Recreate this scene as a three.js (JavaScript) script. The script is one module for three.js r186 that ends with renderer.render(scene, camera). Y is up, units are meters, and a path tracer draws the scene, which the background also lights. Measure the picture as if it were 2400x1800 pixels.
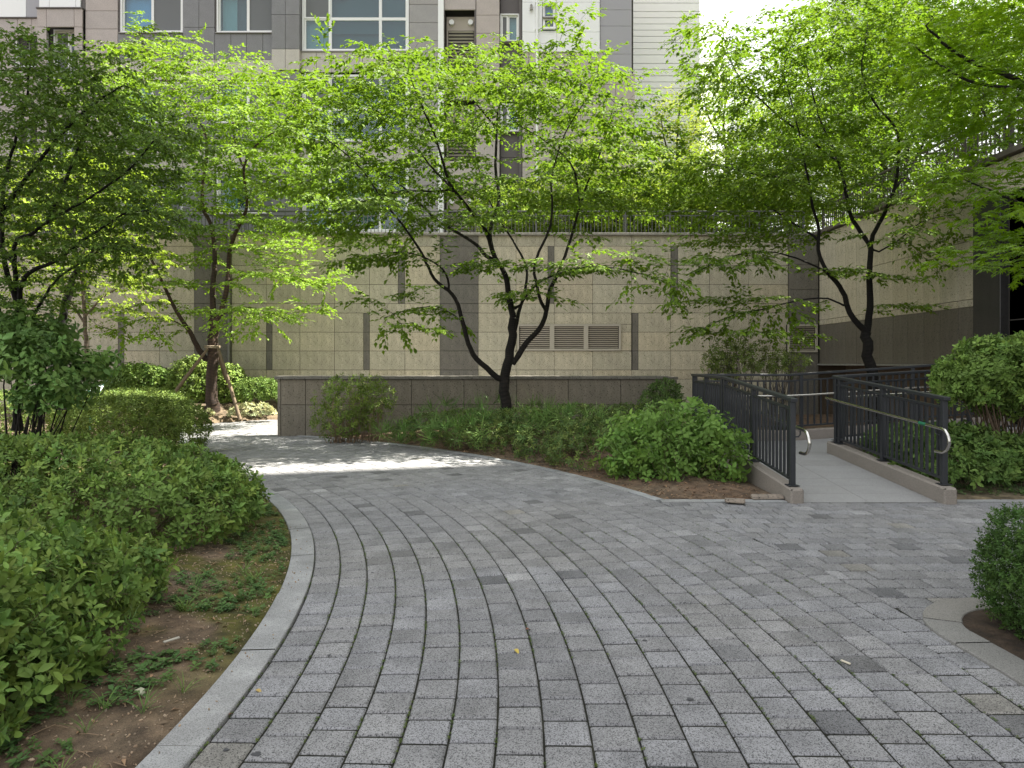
import * as THREE from 'three';
import { mergeGeometries } from 'three/addons/utils/BufferGeometryUtils.js';

// ---------------------------------------------------------------- camera, sky, sun, exposure
const scene = new THREE.Scene();
const EYE = 1.6, F = 1650, CX = 1200, HZ = 850;                    // eye height; focal length, centre and horizon of the 2400 x 1800 photograph
const camera = new THREE.PerspectiveCamera(2 * Math.atan(900 / F) * 180 / Math.PI, 4 / 3, 0.1, 1500);
camera.position.set(0, EYE, 0);
camera.lookAt(0, EYE, -10);
camera.setViewOffset(2400, 1800, 0, 900 - HZ, 2400, 1800);

const renderer = new THREE.WebGLRenderer({ antialias: true });
renderer.toneMapping = THREE.LinearToneMapping;
renderer.toneMappingExposure = 4.15;
renderer.shadowMap.enabled = true;

const SUN = new THREE.Vector3(0.963 * Math.cos(0.96), Math.sin(0.96), -0.27 * Math.cos(0.96)).normalize();
{
  const W = 512, H = 256, d = new Float32Array(W * H * 4), v = new THREE.Vector3();
  for (let j = 0; j < H; j++) for (let i = 0; i < W; i++) {
    const up = ((j + 0.5) / H - 0.5) * Math.PI, ro = ((i + 0.5) / W - 0.5) * 2 * Math.PI;
    v.set(Math.cos(ro) * Math.cos(up), Math.sin(up), Math.sin(ro) * Math.cos(up));
    const e = Math.max(0, v.y), c = Math.max(0, v.dot(SUN)), hz = Math.exp(-e * 2.6);
    const glow = 0.22 * Math.pow(c, 6) + 0.10 * Math.pow(c, 2);
    const k = (j * W + i) * 4;
    d[k] = 0.31 + 0.13 * hz + glow * 0.8; d[k + 1] = 0.325 + 0.11 * hz + glow * 0.8; d[k + 2] = 0.36 + 0.05 * hz + glow * 0.7; d[k + 3] = 1;
    if (v.y < 0) { const g = Math.min(1, -v.y * 8); for (let q = 0; q < 3; q++) d[k + q] = d[k + q] * (1 - g) + [0.11, 0.107, 0.1][q] * g; }
  }
  const t = new THREE.DataTexture(d, W, H, THREE.RGBAFormat, THREE.FloatType);
  t.mapping = THREE.EquirectangularReflectionMapping; t.magFilter = THREE.LinearFilter; t.minFilter = THREE.LinearFilter; t.needsUpdate = true;
  scene.background = t; scene.environment = t;
}
const sun = new THREE.DirectionalLight(new THREE.Color(1, 0.95, 0.85), 5);
sun.target.position.set(-2, 0, -14); sun.position.copy(SUN).multiplyScalar(120).add(sun.target.position);
sun.castShadow = true; sun.shadow.radius = 1;
Object.assign(sun.shadow.camera, { left: -40, right: 40, top: 40, bottom: -40, near: 1, far: 250 });
sun.shadow.mapSize.set(4096, 4096);
scene.add(sun, sun.target);

// ---------------------------------------------------------------- helpers
const rng = (s) => () => { s = (s + 0x6d2b79f5) | 0; let t = Math.imul(s ^ (s >>> 15), 1 | s); t = (t + Math.imul(t ^ (t >>> 7), 61 | t)) ^ t; return ((t ^ (t >>> 14)) >>> 0) / 4294967296; };
const V = (x, y, z) => new THREE.Vector3(x, y, z);
const at = (px, py, D) => V((px - CX) / F * D, EYE - (py - HZ) / F * D, -D);
const lerp = (a, b, t) => a + (b - a) * t, clamp = (x, a, b) => Math.min(b, Math.max(a, x));
const sstep = (a, b, x) => { const t = clamp((x - a) / (b - a), 0, 1); return t * t * (3 - 2 * t); };
function hash2(x, y, s) { let h = (x * 374761393 + y * 668265263 + s * 1274126177) | 0; h = Math.imul(h ^ (h >>> 13), 1274126177); return ((h ^ (h >>> 16)) >>> 0) / 4294967296; }
function vnoise(x, y, s = 0, per = 0) {
  const ix = Math.floor(x), iy = Math.floor(y), fx = x - ix, fy = y - iy, u = fx * fx * (3 - 2 * fx), w = fy * fy * (3 - 2 * fy);
  const m = (a) => per ? ((a % per) + per) % per : a;
  return lerp(lerp(hash2(m(ix), m(iy), s), hash2(m(ix + 1), m(iy), s), u), lerp(hash2(m(ix), m(iy + 1), s), hash2(m(ix + 1), m(iy + 1), s), u), w);
}
const fbm = (x, y, s = 0, o = 4, per = 0) => { let a = 0, k = 0.5, t = 0; for (let i = 0; i < o; i++) { a += k * vnoise(x, y, s + i * 17, per); t += k; x *= 2; y *= 2; per *= 2; k *= 0.5; } return a / t; };
const lin = (r, g, b) => new THREE.Color().setRGB(r, g, b);
const used = {};
function numbered(n) { const k = used[n] = (used[n] ?? -1) + 1; return k ? n + '_' + String(k).padStart(3, '0') : n; }
function tag(o, label, category, group, kind) { Object.assign(o.userData, { label, category }); if (group) o.userData.group = group; if (kind) o.userData.kind = kind; return o; }
function thing(name, label, category, pos = [0, 0, 0], group, kind) {
  const o = new THREE.Group(); o.name = numbered(name); o.position.set(...pos); scene.add(o); return tag(o, label, category, group, kind);
}
function put(name, geo, m, parent, kind) {
  const o = new THREE.Mesh(geo, m); o.name = parent ? name : numbered(name); o.castShadow = o.receiveShadow = true; (parent ?? scene).add(o); if (kind) o.userData.kind = kind; return o;
}
function struct(name, geo, m, label) { const o = put(name, geo, m); o.userData.kind = 'structure'; if (label) tag(o, label, name.replace(/_/g, ' '), null, 'structure'); return o; }

// mesh builder: convex faces with flat normals, tubes with smooth ones
class MB {
  constructor() { this.p = []; this.n = []; this.u = []; this.c = []; this.i = []; this.col = null; }
  vert(p, n, u, v) { this.p.push(p.x, p.y, p.z); this.n.push(n.x, n.y, n.z); this.u.push(u, v); if (this.col) this.c.push(this.col.r, this.col.g, this.col.b); return this.p.length / 3 - 1; }
  face(pts, centre, uo = 0, vo = 0) {            // convex polygon, turned away from centre
    const a = pts[1].clone().sub(pts[0]), b = pts[2].clone().sub(pts[0]), n = a.cross(b).normalize();
    if (!(n.lengthSq() > 0.5)) return;
    if (centre && n.dot(pts[0].clone().sub(centre)) < 0) { pts = [...pts].reverse(); n.negate(); }
    const ax = Math.abs(n.x), ay = Math.abs(n.y), az = Math.abs(n.z);
    const uv = (p) => ay >= ax && ay >= az ? [p.x, -p.z] : ax > az ? [-p.z, p.y] : [p.x, p.y];
    const s = this.p.length / 3;
    for (const p of pts) { const [u, v] = uv(p); this.vert(p, n, u + uo, v + vo); }
    for (let k = 2; k < pts.length; k++) this.i.push(s, s + k - 1, s + k);
  }
  box(c, w, h, d, e = [V(1, 0, 0), V(0, 1, 0), V(0, 0, 1)], ch = 0) {   // a box about c with axes e and chamfer ch
    const q = (x, y, z) => c.clone().addScaledVector(e[0], x).addScaledVector(e[1], y).addScaledVector(e[2], z);
    const S = [-1, 1], hw = w / 2, hh = h / 2, hd = d / 2;
    const X = (a, b, g) => q(a * hw, b * (hh - ch), g * (hd - ch)), Y = (a, b, g) => q(a * (hw - ch), b * hh, g * (hd - ch)), Z = (a, b, g) => q(a * (hw - ch), b * (hh - ch), g * hd);
    for (const s of S) {
      this.face([X(s, -1, -1), X(s, 1, -1), X(s, 1, 1), X(s, -1, 1)], c);
      this.face([Y(-1, s, -1), Y(1, s, -1), Y(1, s, 1), Y(-1, s, 1)], c);
      this.face([Z(-1, -1, s), Z(1, -1, s), Z(1, 1, s), Z(-1, 1, s)], c);
    }
    if (ch > 0) for (const a of S) for (const b of S) {
      this.face([X(a, b, -1), X(a, b, 1), Y(a, b, 1), Y(a, b, -1)], c);
      this.face([X(a, -1, b), X(a, 1, b), Z(a, 1, b), Z(a, -1, b)], c);
      this.face([Y(-1, a, b), Y(1, a, b), Z(1, a, b), Z(-1, a, b)], c);
      for (const g of S) this.face([X(a, b, g), Y(a, b, g), Z(a, b, g)], c);
    }
    return this;
  }
  bar(a, b, w, h, ch = 0, up = V(0, 1, 0)) {     // w across, h upright
    const z = b.clone().sub(a), L = z.length(); z.normalize();
    const x = up.clone().cross(z).normalize(), y = z.clone().cross(x);
    return this.box(a.clone().add(b).multiplyScalar(0.5), w, h, L, [x, y, z], ch);
  }
  tube(pts, rad, sides = 8, cap = true) {
    const n = pts.length, t = V(0, 0, 0); let x = null, len = 0, prev = null;
    for (let k = 0; k < n; k++) {
      t.copy(pts[Math.min(n - 1, k + 1)]).sub(pts[Math.max(0, k - 1)]).normalize();
      if (!x) { x = Math.abs(t.y) > 0.9 ? V(1, 0, 0) : V(0, 1, 0); }
      x.addScaledVector(t, -x.dot(t)); if (x.lengthSq() < 1e-6) x.set(t.y, t.z, t.x).addScaledVector(t, -(t.y * t.x + t.z * t.y + t.x * t.z)); x.normalize();
      const y = t.clone().cross(x), r = typeof rad === 'number' ? rad : rad[k];
      if (k) len += pts[k].distanceTo(pts[k - 1]);
      const s = this.p.length / 3;
      for (let j = 0; j <= sides; j++) {
        const a = j / sides * 2 * Math.PI, nn = x.clone().multiplyScalar(Math.cos(a)).addScaledVector(y, Math.sin(a));
        this.vert(pts[k].clone().addScaledVector(nn, r), nn, j / sides * Math.max(0.1, Math.round(2 * Math.PI * r * 4) / 4 || 0.25), len);
      }
      if (prev !== null) for (let j = 0; j < sides; j++) { const a = prev + j, b = s + j; this.i.push(a, a + 1, b, b, a + 1, b + 1); }
      prev = s;
      if (cap && (k === n - 1 || k === 0)) {
        const d = t.clone().multiplyScalar(k ? 1 : -1), m = this.vert(pts[k], d, 0, 0), q = this.p.length / 3;
        for (let j = 0; j <= sides; j++) { const o = (s + j) * 3; this.vert(V(this.p[o], this.p[o + 1], this.p[o + 2]), d, 0, 0); }
        for (let j = 0; j < sides; j++) k ? this.i.push(m, q + j, q + j + 1) : this.i.push(m, q + j + 1, q + j);
      }
    }
    return this;
  }
  slab(q, y0, y1, ch, uo = 0, vo = 0) {           // a paver or kerb stone: top quad q (x, z pairs), chamfered
    const c = V(0, 0, 0); for (const p of q) c.add(V(p[0], 0, p[1])); c.multiplyScalar(1 / q.length); const cc = V(c.x, (y0 + y1) / 2, c.z);
    const top = q.map(([x, z]) => { const dx = c.x - x, dz = c.z - z, l = Math.hypot(dx, dz) || 1, k = Math.min(0.4, ch * 1.4 / l); return V(x + dx * k, y1, z + dz * k); });
    const mid = q.map(([x, z]) => V(x, y1 - ch, z)), low = q.map(([x, z]) => V(x, y0, z));
    this.face(top, cc, uo, vo);
    for (let k = 0; k < q.length; k++) { const m = (k + 1) % q.length; this.face([top[k], top[m], mid[m], mid[k]], cc, uo, vo); this.face([mid[k], mid[m], low[m], low[k]], cc, uo, vo); }
    return this;
  }
  geo() {
    const g = new THREE.BufferGeometry();
    g.setAttribute('position', new THREE.Float32BufferAttribute(this.p, 3)); g.setAttribute('normal', new THREE.Float32BufferAttribute(this.n, 3)); g.setAttribute('uv', new THREE.Float32BufferAttribute(this.u, 2));
    if (this.c.length) g.setAttribute('color', new THREE.Float32BufferAttribute(this.c, 3));
    g.setIndex(this.i); return g;
  }
}
const boxGeo = (x, y, z, w, h, d, ch = 0) => new MB().box(V(x, y, z), w, h, d, undefined, ch).geo();
const boxCache = {};
const cbox = (w, h, d, ch = 0) => boxCache[[w.toFixed(3), h.toFixed(3), d.toFixed(3), ch].join()] ??= boxGeo(0, 0, 0, w, h, d, ch);
function putBox(name, c, w, h, d, m, parent, ch = 0) { const o = put(name, cbox(w, h, d, ch), m, parent); o.position.set(c[0] - 0, c[1], c[2]); return o; }

// ---------------------------------------------------------------- textures and materials
function tex(n, fn, srgb = true, rep = 1) {
  const d = new Uint8Array(n * n * 4);
  for (let y = 0; y < n; y++) for (let x = 0; x < n; x++) { const c = fn(x / n, y / n, x, y), k = (y * n + x) * 4; for (let q = 0; q < 3; q++) d[k + q] = clamp(Math.round((c.length ? c[q] : c) * 255), 0, 255); d[k + 3] = 255; }
  const t = new THREE.DataTexture(d, n, n, THREE.RGBAFormat); t.wrapS = t.wrapT = THREE.RepeatWrapping; t.magFilter = THREE.LinearFilter; t.minFilter = THREE.LinearMipmapLinearFilter; t.generateMipmaps = true;
  t.repeat.set(rep, rep); if (srgb) t.colorSpace = THREE.SRGBColorSpace; t.needsUpdate = true; return t;
}
// stone: dark and pale grains on an even ground (values are sRGB factors of the stone's own colour)
function stoneTex(seed, dark, pale, cloud, big = 0, streak = 0, tint = [1, 1, 1]) {
  const r = rng(seed), N = 512, g = new Float32Array(N * N).fill(0.86);
  for (let k = 0; k < N * N * (big ? 0.035 : 0.26); k++) {
    const x = r() * N | 0, y = r() * N | 0, s = big ? 1 + (r() * r() * big | 0) : r() < 0.3 ? 2 : 1, v = r() < 0.62 ? 0.86 - dark * (0.4 + 0.6 * r()) : 0.86 + pale * r();
    for (let b = 0; b < s; b++) for (let a = 0; a < s; a++) g[((y + b) % N) * N + (x + a) % N] = v;
  }
  return tex(N, (u, v, x, y) => { const m = g[y * N + x] * (1 + cloud * (fbm(u * 5, v * 5, seed, 4, 5) - 0.5) + streak * (fbm(u * 14, v * 2, seed + 7, 4, 2) - 0.5)); return [m * tint[0], m * tint[1], m * tint[2]]; });
}
const T = {
  paver: stoneTex(11, 0.5, 0.14, 0.34),
  granite: stoneTex(12, 0.45, 0.12, 0.1, 5, 0.22), kerb: stoneTex(14, 0.28, 0.1, 0.36),
  fine: stoneTex(13, 0.26, 0.1, 0.06),
  bark: tex(256, (u, v) => { const m = 0.55 + 0.5 * (fbm(u * 10, v * 4, 31, 4, 2) - 0.5) + 0.35 * (vnoise(u * 4, v * 48, 35, 4) - 0.5); return [m, m * 0.97, m * 0.94]; }),
  barkBump: tex(256, (u, v) => 0.5 + 0.8 * (fbm(u * 10, v * 4, 31, 4, 2) - 0.5) + 0.4 * (vnoise(u * 4, v * 48, 35, 4) - 0.5), false),
  soil: tex(512, (u, v) => { const m = 0.62 + 0.5 * (fbm(u * 14, v * 14, 41, 5, 14) - 0.5) + 0.28 * (hash2(u * 512 | 0, v * 512 | 0, 3) - 0.5); return [m, m * 0.98, m * 0.95]; }),
  soilBump: tex(512, (u, v) => 0.5 + 0.9 * (fbm(u * 24, v * 24, 43, 5, 24) - 0.5), false),
  rough: tex(256, (u, v) => 0.5 + 0.7 * (fbm(u * 40, v * 40, 51, 3, 40) - 0.5), false),
  wood: tex(256, (u, v) => { const m = 0.75 + 0.4 * (fbm(u * 6, v * 2, 61, 4, 2) - 0.5); return [m, m * 0.97, m * 0.92]; }),
};
T.paver.repeat.set(0.85, 0.85); T.granite.repeat.set(0.55, 0.55); T.soil.repeat.set(0.8, 0.8); T.soilBump.repeat.set(0.8, 0.8); T.bark.repeat.set(2, 1); T.barkBump.repeat.set(2, 1); T.rough.repeat.set(3, 3);
const std = (c, roughness = 0.8, o = {}) => new THREE.MeshStandardMaterial({ color: lin(...c), roughness, ...o });
const stone = (c, map = T.granite, roughness = 0.75, o = {}) => std(c.map((x) => x / 0.72), roughness, { map, ...o });
const shades = (c, n, spread, seed, mk) => { const r = rng(seed); return Array.from({ length: n }, () => { const k = 1 + spread * (r() * 2 - 1), w = 1 + spread * 0.25 * (r() * 2 - 1); return mk([c[0] * k * w, c[1] * k, c[2] * k / w]); }); };
const M = {
  rail: std([0.035, 0.038, 0.043], 0.42, { metalness: 0.2 }),
  steel: std([0.62, 0.6, 0.56], 0.2, { metalness: 1 }),
  green: std([0.02, 0.16, 0.08], 0.5),
  fence: std([0.11, 0.11, 0.11], 0.5, { metalness: 0.2 }),
  white: std([0.86, 0.86, 0.85], 0.5), frame: std([0.8, 0.8, 0.78], 0.4), greyPanel: std([0.36, 0.35, 0.37], 0.5), brown: std([0.11, 0.095, 0.09], 0.6), screen: std([0.16, 0.165, 0.17], 0.8),
  pane: new THREE.MeshPhysicalMaterial({ color: lin(0.72, 0.84, 0.86), roughness: 0.02, transmission: 1, thickness: 0, ior: 1.6 }),
  curtain: std([0.32, 0.42, 0.42], 0.9), room: std([0.07, 0.11, 0.12], 0.9), blind: std([0.5, 0.58, 0.56], 0.9), paintedSky: std([0.24, 0.44, 0.72], 0.9), curtainPale: std([0.55, 0.58, 0.54], 0.9),  // the blue one paints the sky reflected in the glass
  louver: std([0.42, 0.38, 0.32], 0.55), louverDark: std([0.03, 0.027, 0.024], 0.8), tan: std([0.4, 0.35, 0.29], 0.6),
  bark: std([0.075, 0.058, 0.046], 0.9, { map: T.bark, bumpMap: T.barkBump, bumpScale: 0.012 }),
  barkBrown: std([0.19, 0.12, 0.085], 0.85, { map: T.bark, bumpMap: T.barkBump, bumpScale: 0.01 }),
  twig: std([0.06, 0.048, 0.036], 0.9), stemBrown: std([0.12, 0.085, 0.055], 0.9), stake: std([0.36, 0.28, 0.2], 0.85, { map: T.wood }), rope: std([0.3, 0.24, 0.17], 0.95),
  joint: std([0.04, 0.042, 0.024], 1, { map: T.soil, bumpMap: T.soilBump, bumpScale: 0.01 }),
  dark: std([0.02, 0.02, 0.02], 0.9),
};
function leafMat(c, transmission = 0.45, coat = 0.25) {
  return new THREE.MeshPhysicalMaterial({ color: lin(...c), roughness: 0.92, transmission, thickness: 0, ior: 1.4, side: THREE.DoubleSide, specularIntensity: 0.35, clearcoat: coat, clearcoatRoughness: 0.38 });
}
// ---------------------------------------------------------------- ground and paving
const C = [-11.23, 3.2], R0 = 9.95, R1 = 13.8, STEP = 0.2026;       // centre (x, distance) and radii of the curved path
const rad = (x, D) => Math.hypot(x - C[0], D - C[1]);
function edgeX(D) {                                                 // left edge of the path beyond the curve
  const e = [[9.74, -3.73], [12.6, -5.75], [16, -7.4], [19.8, -9.2], [24, -11.2]];
  for (let k = 1; k < e.length; k++) if (D <= e[k][0]) return lerp(e[k - 1][1], e[k][1], (D - e[k - 1][0]) / (e[k][0] - e[k - 1][0]));
  return -11.2;
}
const insideLeft = (x, D) => D < 9.74 ? R0 - rad(x, D) : (edgeX(D) - x) * 0.82;      // metres inside the left bed

{
  const g = new THREE.PlaneGeometry(600, 600, 8, 8); g.rotateX(-Math.PI / 2); g.translate(0, -0.12, -60);
  const uv = g.attributes.uv; for (let k = 0; k < uv.count; k++) uv.setXY(k, uv.getX(k) * 600, uv.getY(k) * 600);
  struct('ground', g, std([0.12, 0.1, 0.075], 1, { map: T.soil }), 'brown earth spreading under and around the whole courtyard');
}
function bedMesh(name, label, x0, x1, d0, d1, cell, h, col) {
  const nx = Math.round((x1 - x0) / cell), nd = Math.round((d1 - d0) / cell), p = [], u = [], c = [], idx = [];
  for (let j = 0; j <= nd; j++) for (let i = 0; i <= nx; i++) {
    const x = x0 + (x1 - x0) * i / nx, D = d0 + (d1 - d0) * j / nd, y = h(x, D), q = col(x, D);
    p.push(x, y, -D); u.push(x, D); c.push(...q);
  }
  const W = nx + 1;
  for (let j = 0; j < nd; j++) for (let i = 0; i < nx; i++) {
    const a = j * W + i, hid = [a, a + 1, a + W, a + W + 1].every((k) => p[k * 3 + 1] < -0.05);
    if (!hid) idx.push(a, a + 1, a + W, a + 1, a + W + 1, a + W);
  }
  const g = new THREE.BufferGeometry(); g.setAttribute('position', new THREE.Float32BufferAttribute(p, 3)); g.setAttribute('uv', new THREE.Float32BufferAttribute(u, 2)); g.setAttribute('color', new THREE.Float32BufferAttribute(c, 3)); g.setIndex(idx); g.computeVertexNormals();
  return struct(name, g, std([1, 1, 1], 1, { map: T.soil, bumpMap: T.soilBump, bumpScale: 0.02, vertexColors: true }), label);
}
const SOIL = [0.42, 0.335, 0.235], LITTER = [0.3, 0.19, 0.12], MOSS = [0.2, 0.21, 0.02];
const mixc = (a, b, t) => a.map((v, k) => lerp(v, b[k], t));
const leftH = (x, D) => { const s = insideLeft(x, D) - 0.17; return s < 0 ? -0.06 : 0.004 + Math.min(0.16, s * 0.055) + 0.03 * sstep(0.05, 0.4, s) * (fbm(x * 3, D * 3, 71) - 0.4); };
bedMesh('planting_bed', 'left planting bed of bare soil with green moss along the curved kerb', -13, -1, 1.6, 10.4, 0.07, leftH, (x, D) => {
  const s = insideLeft(x, D) - 0.17, m = sstep(0.42, 0.58, fbm(x * 2.2, D * 2.2, 77, 4) + 0.3 * sstep(0.75, 0.1, s) - 0.06 + 0.2 * sstep(5.2, 6.6, D)) * sstep(3.0, 4.2, D);
  return mixc(mixc(SOIL, LITTER, fbm(x * 4, D * 4, 79)), MOSS, m * 0.85);
});
bedMesh('planting_bed', 'planting bed of dry soil under the clipped hedge beyond the curve', -18, -3, 10.3, 21.2, 0.12, (x, D) => { const s = insideLeft(x, D) - 0.17; return s < 0 ? -0.06 : 0.015 + Math.min(0.35, s * 0.09); }, (x, D) => mixc(SOIL, LITTER, fbm(x * 3, D * 3, 81)));
const backEdge = (x) => 18.0 + sstep(-8.6, -6.6, x) * 1.8;
const backH = (x, D) => { const s = D - backEdge(x); return s < 0 ? -0.06 : 0.015 + Math.min(0.42, s * 0.3) + 0.04 * fbm(x * 3, D * 3, 85); };
bedMesh('planting_bed', 'sunlit planting bed of pale dry soil at the foot of the staked tree', -9.7, -3.2, 17.6, 21.2, 0.1, backH, (x, D) => mixc([0.3, 0.22, 0.14], SOIL, fbm(x * 3, D * 3, 83)));
const midH = (x, D) => {
  const s = Math.min(rad(x, D) - R1 - 0.1, D - 8.2 + Math.max(0, -x) * 0, 3.17 - x + (D > 8 ? 0 : 0)); const t = Math.min(s, D > 8 ? 9 : s);
  return t < 0 ? -0.06 : 0.012 + 0.30 * sstep(0, 2.6, t) + 0.05 * sstep(0, 0.4, t) * fbm(x * 3, D * 3, 87);
};
bedMesh('planting_bed', 'planting bed of red brown needle litter in front of the low stone wall', -5.2, 3.3, 7.9, 15.3, 0.08, midH, (x, D) => mixc(LITTER, SOIL, sstep(0.3, 0.7, fbm(x * 2.5, D * 2.5, 89)) * 0.7));
const rightH = (x, D) => { const s = Math.min(x - 5.06, D - 8.2); return s < 0 ? -0.06 : 0.012 + 0.14 * sstep(0, 2, s) + 0.04 * fbm(x * 3, D * 3, 91); };
bedMesh('planting_bed', 'planting bed of soil and weeds right of the ramp', 5, 14, 8, 10.95, 0.1, rightH, (x, D) => mixc(SOIL, MOSS, 0.35 * fbm(x * 3, D * 3, 93)));
bedMesh('planting_bed', 'shaded planting bed between the ramp and the side wall', 3.3, 9.9, 12.6, 21.2, 0.2, () => 0.05, () => LITTER);

const PAVE = [0.262, 0.259, 0.261];
function paverTone(r, x, D) {
  let k = 0.94 + 0.10 * r() + 0.34 * (fbm(x * 0.8, D * 0.8, 95) - 0.5), w = 0; const q = r();
  if (q < 0.018) k *= 0.6; else if (q < 0.035) k *= 1.32; else if (q < 0.045) { w = 0.06; k *= 0.96; } else if (q < 0.075) k *= 0.84;
  w += 0.05 * (fbm(x * 0.7, D * 0.7, 99) - 0.45);
  return lin(PAVE[0] * k * (1 + w), PAVE[1] * k * (1 + w * 0.4), PAVE[2] * k * (1 - w * 1.3));
}
const paverMats = new Map();
function paverMat(c) {
  const key = [Math.round(c.r * 60), Math.round((c.r - c.b) * 60)].join();
  if (!paverMats.has(key)) paverMats.set(key, stone([c.r, c.g, c.b], T.paver, 0.82, { bumpMap: T.rough, bumpScale: 0.0012 }));
  return paverMats.get(key);
}
const paverAll = stone([1, 1, 1], T.paver, 0.82, { vertexColors: true });
function layPavers(surface, list, singles) {                        // list: { q, D, x }; the nearest are parts of their own
  list.sort((a, b) => a.D - b.D);
  const r = rng(list.length), rest = new MB();
  list.forEach((s, k) => {
    const c = paverTone(r, s.x, s.D), y = (r() - 0.5) * 0.005, uo = r() * 9, vo = r() * 9;
    if (k < singles) { put('paver', new MB().slab(s.q, -0.06, y, 0.008, uo, vo).geo(), paverMat(c), surface); return; }
    rest.col = c; rest.slab(s.q, -0.06, y, 0.008, uo, vo);
  });
  if (rest.p.length) put('distant_pavers', rest.geo(), paverAll, surface, 'stuff');
}
function quadJit(r, q, j) { return q.map(([x, z]) => [x + (r() - 0.5) * j, z + (r() - 0.5) * j]); }
const GAP = 0.0046, GX = 0.0092;
{
  const list = [], r = rng(5);
  for (let k = 0; k < 19; k++) {
    const a = R0 + k * STEP + GAP, b = R0 + (k + 1) * STEP - GAP, m = (a + b) / 2; let th = -0.2 - r() * 0.02;
    while (th < 1.5) {
      const w = (r() < 0.035 ? 0.5 : 1) * STEP * (0.985 + 0.03 * r()), t0 = th + GX / m, t1 = th + w / m - GX / m; th += w / m;
      const tm = (t0 + t1) / 2, x = C[0] + m * Math.cos(tm), D = C[1] + m * Math.sin(tm);
      if (insideLeft(x, D) > 0.35) continue;
      const P = (rr, t) => [C[0] + rr * Math.cos(t), -(C[1] + rr * Math.sin(t))];
      const vis = Math.abs(x) < D * 0.76 + 0.2 && D > 2.55;
      list.push({ q: quadJit(r, [P(a, t0), P(b, t0), P(b, t1), P(a, t1)], 0.002), x, D: vis ? D : D + 40 });
    }
  }
  const path = thing('curved_path', 'curved path of grey square pavers laid in rings sweeping to the left', 'path', [0, 0, 0], null, 'structure');
  layPavers(path, list, 300);
  const b = new MB(), n = 60; for (let k = 0; k < n; k++) { const t0 = -0.25 + 1.8 * k / n, t1 = -0.25 + 1.8 * (k + 1) / n, P = (rr, t) => V(C[0] + rr * Math.cos(t), -0.011, -(C[1] + rr * Math.sin(t))); b.face([P(R0, t0), P(R1, t0), P(R1, t1), P(R0, t1)], V(0, -1, -8)); }
  put('joint_bed', b.geo(), M.joint, path);
}
function straightPavers(x0, x1, d0, d1, keep, seed) {
  const list = [], r = rng(seed); let row = 0;
  for (let D = d0; D < d1 - 0.05; D += STEP, row++) {
    for (let x = x0 + (row % 2 ? 0 : STEP / 2) + (r() - 0.5) * 0.02; x < x1; x += STEP) {
      let a0 = x + GAP, a1 = x + GAP; const b = x + STEP - GAP, e0 = D + GX, e1 = Math.min(d1, D + STEP) - GX;
      const cut = (e) => { const s = R1 * R1 - (e - C[1]) ** 2; return s > 0 ? C[0] + Math.sqrt(s) + GAP : -99; };
      a0 = Math.max(a0, cut(e0)); a1 = Math.max(a1, cut(e1));
      if (a0 > b - 0.02 && a1 > b - 0.02) continue;
      a0 = Math.min(a0, b - 0.004); a1 = Math.min(a1, b - 0.004);
      if (!keep(x + STEP / 2, D + STEP / 2)) continue;
      const vis = Math.abs(x) < D * 0.76 + 0.2;
      list.push({ q: quadJit(r, [[a0, -e0], [b, -e0], [b, -e1], [a1, -e1]], 0.002), x, D: vis ? D : D + 40 });
    }
  }
  return list;
}
{
  const pl = thing('paved_forecourt', 'straight rows of grey pavers in front of the ramp', 'paving', [0, 0, 0], null, 'structure');
  layPavers(pl, straightPavers(1.3, 9, 8.05 - STEP * 27, 8.05, (x, D) => !(x > 3.2 && D < 4.6), 7), 300);
  put('joint_bed', new MB().box(V(5.9, -0.05, -5.3), 7.4, 0.082, 5.9).geo(), M.joint, pl);
  const fp = thing('far_paving', 'sunlit straight paving beyond the curve beside the low wall', 'paving', [0, 0, 0], null, 'structure');
  layPavers(fp, straightPavers(-12, 6, 15.45, 21, (x, D) => D < backEdge(x) + 0.3 && insideLeft(x, D) < 0.3, 9), 60);
  put('joint_bed', new MB().box(V(-3, -0.06, -18), 19, 0.1, 6).geo(), M.joint, fp);
}
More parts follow.
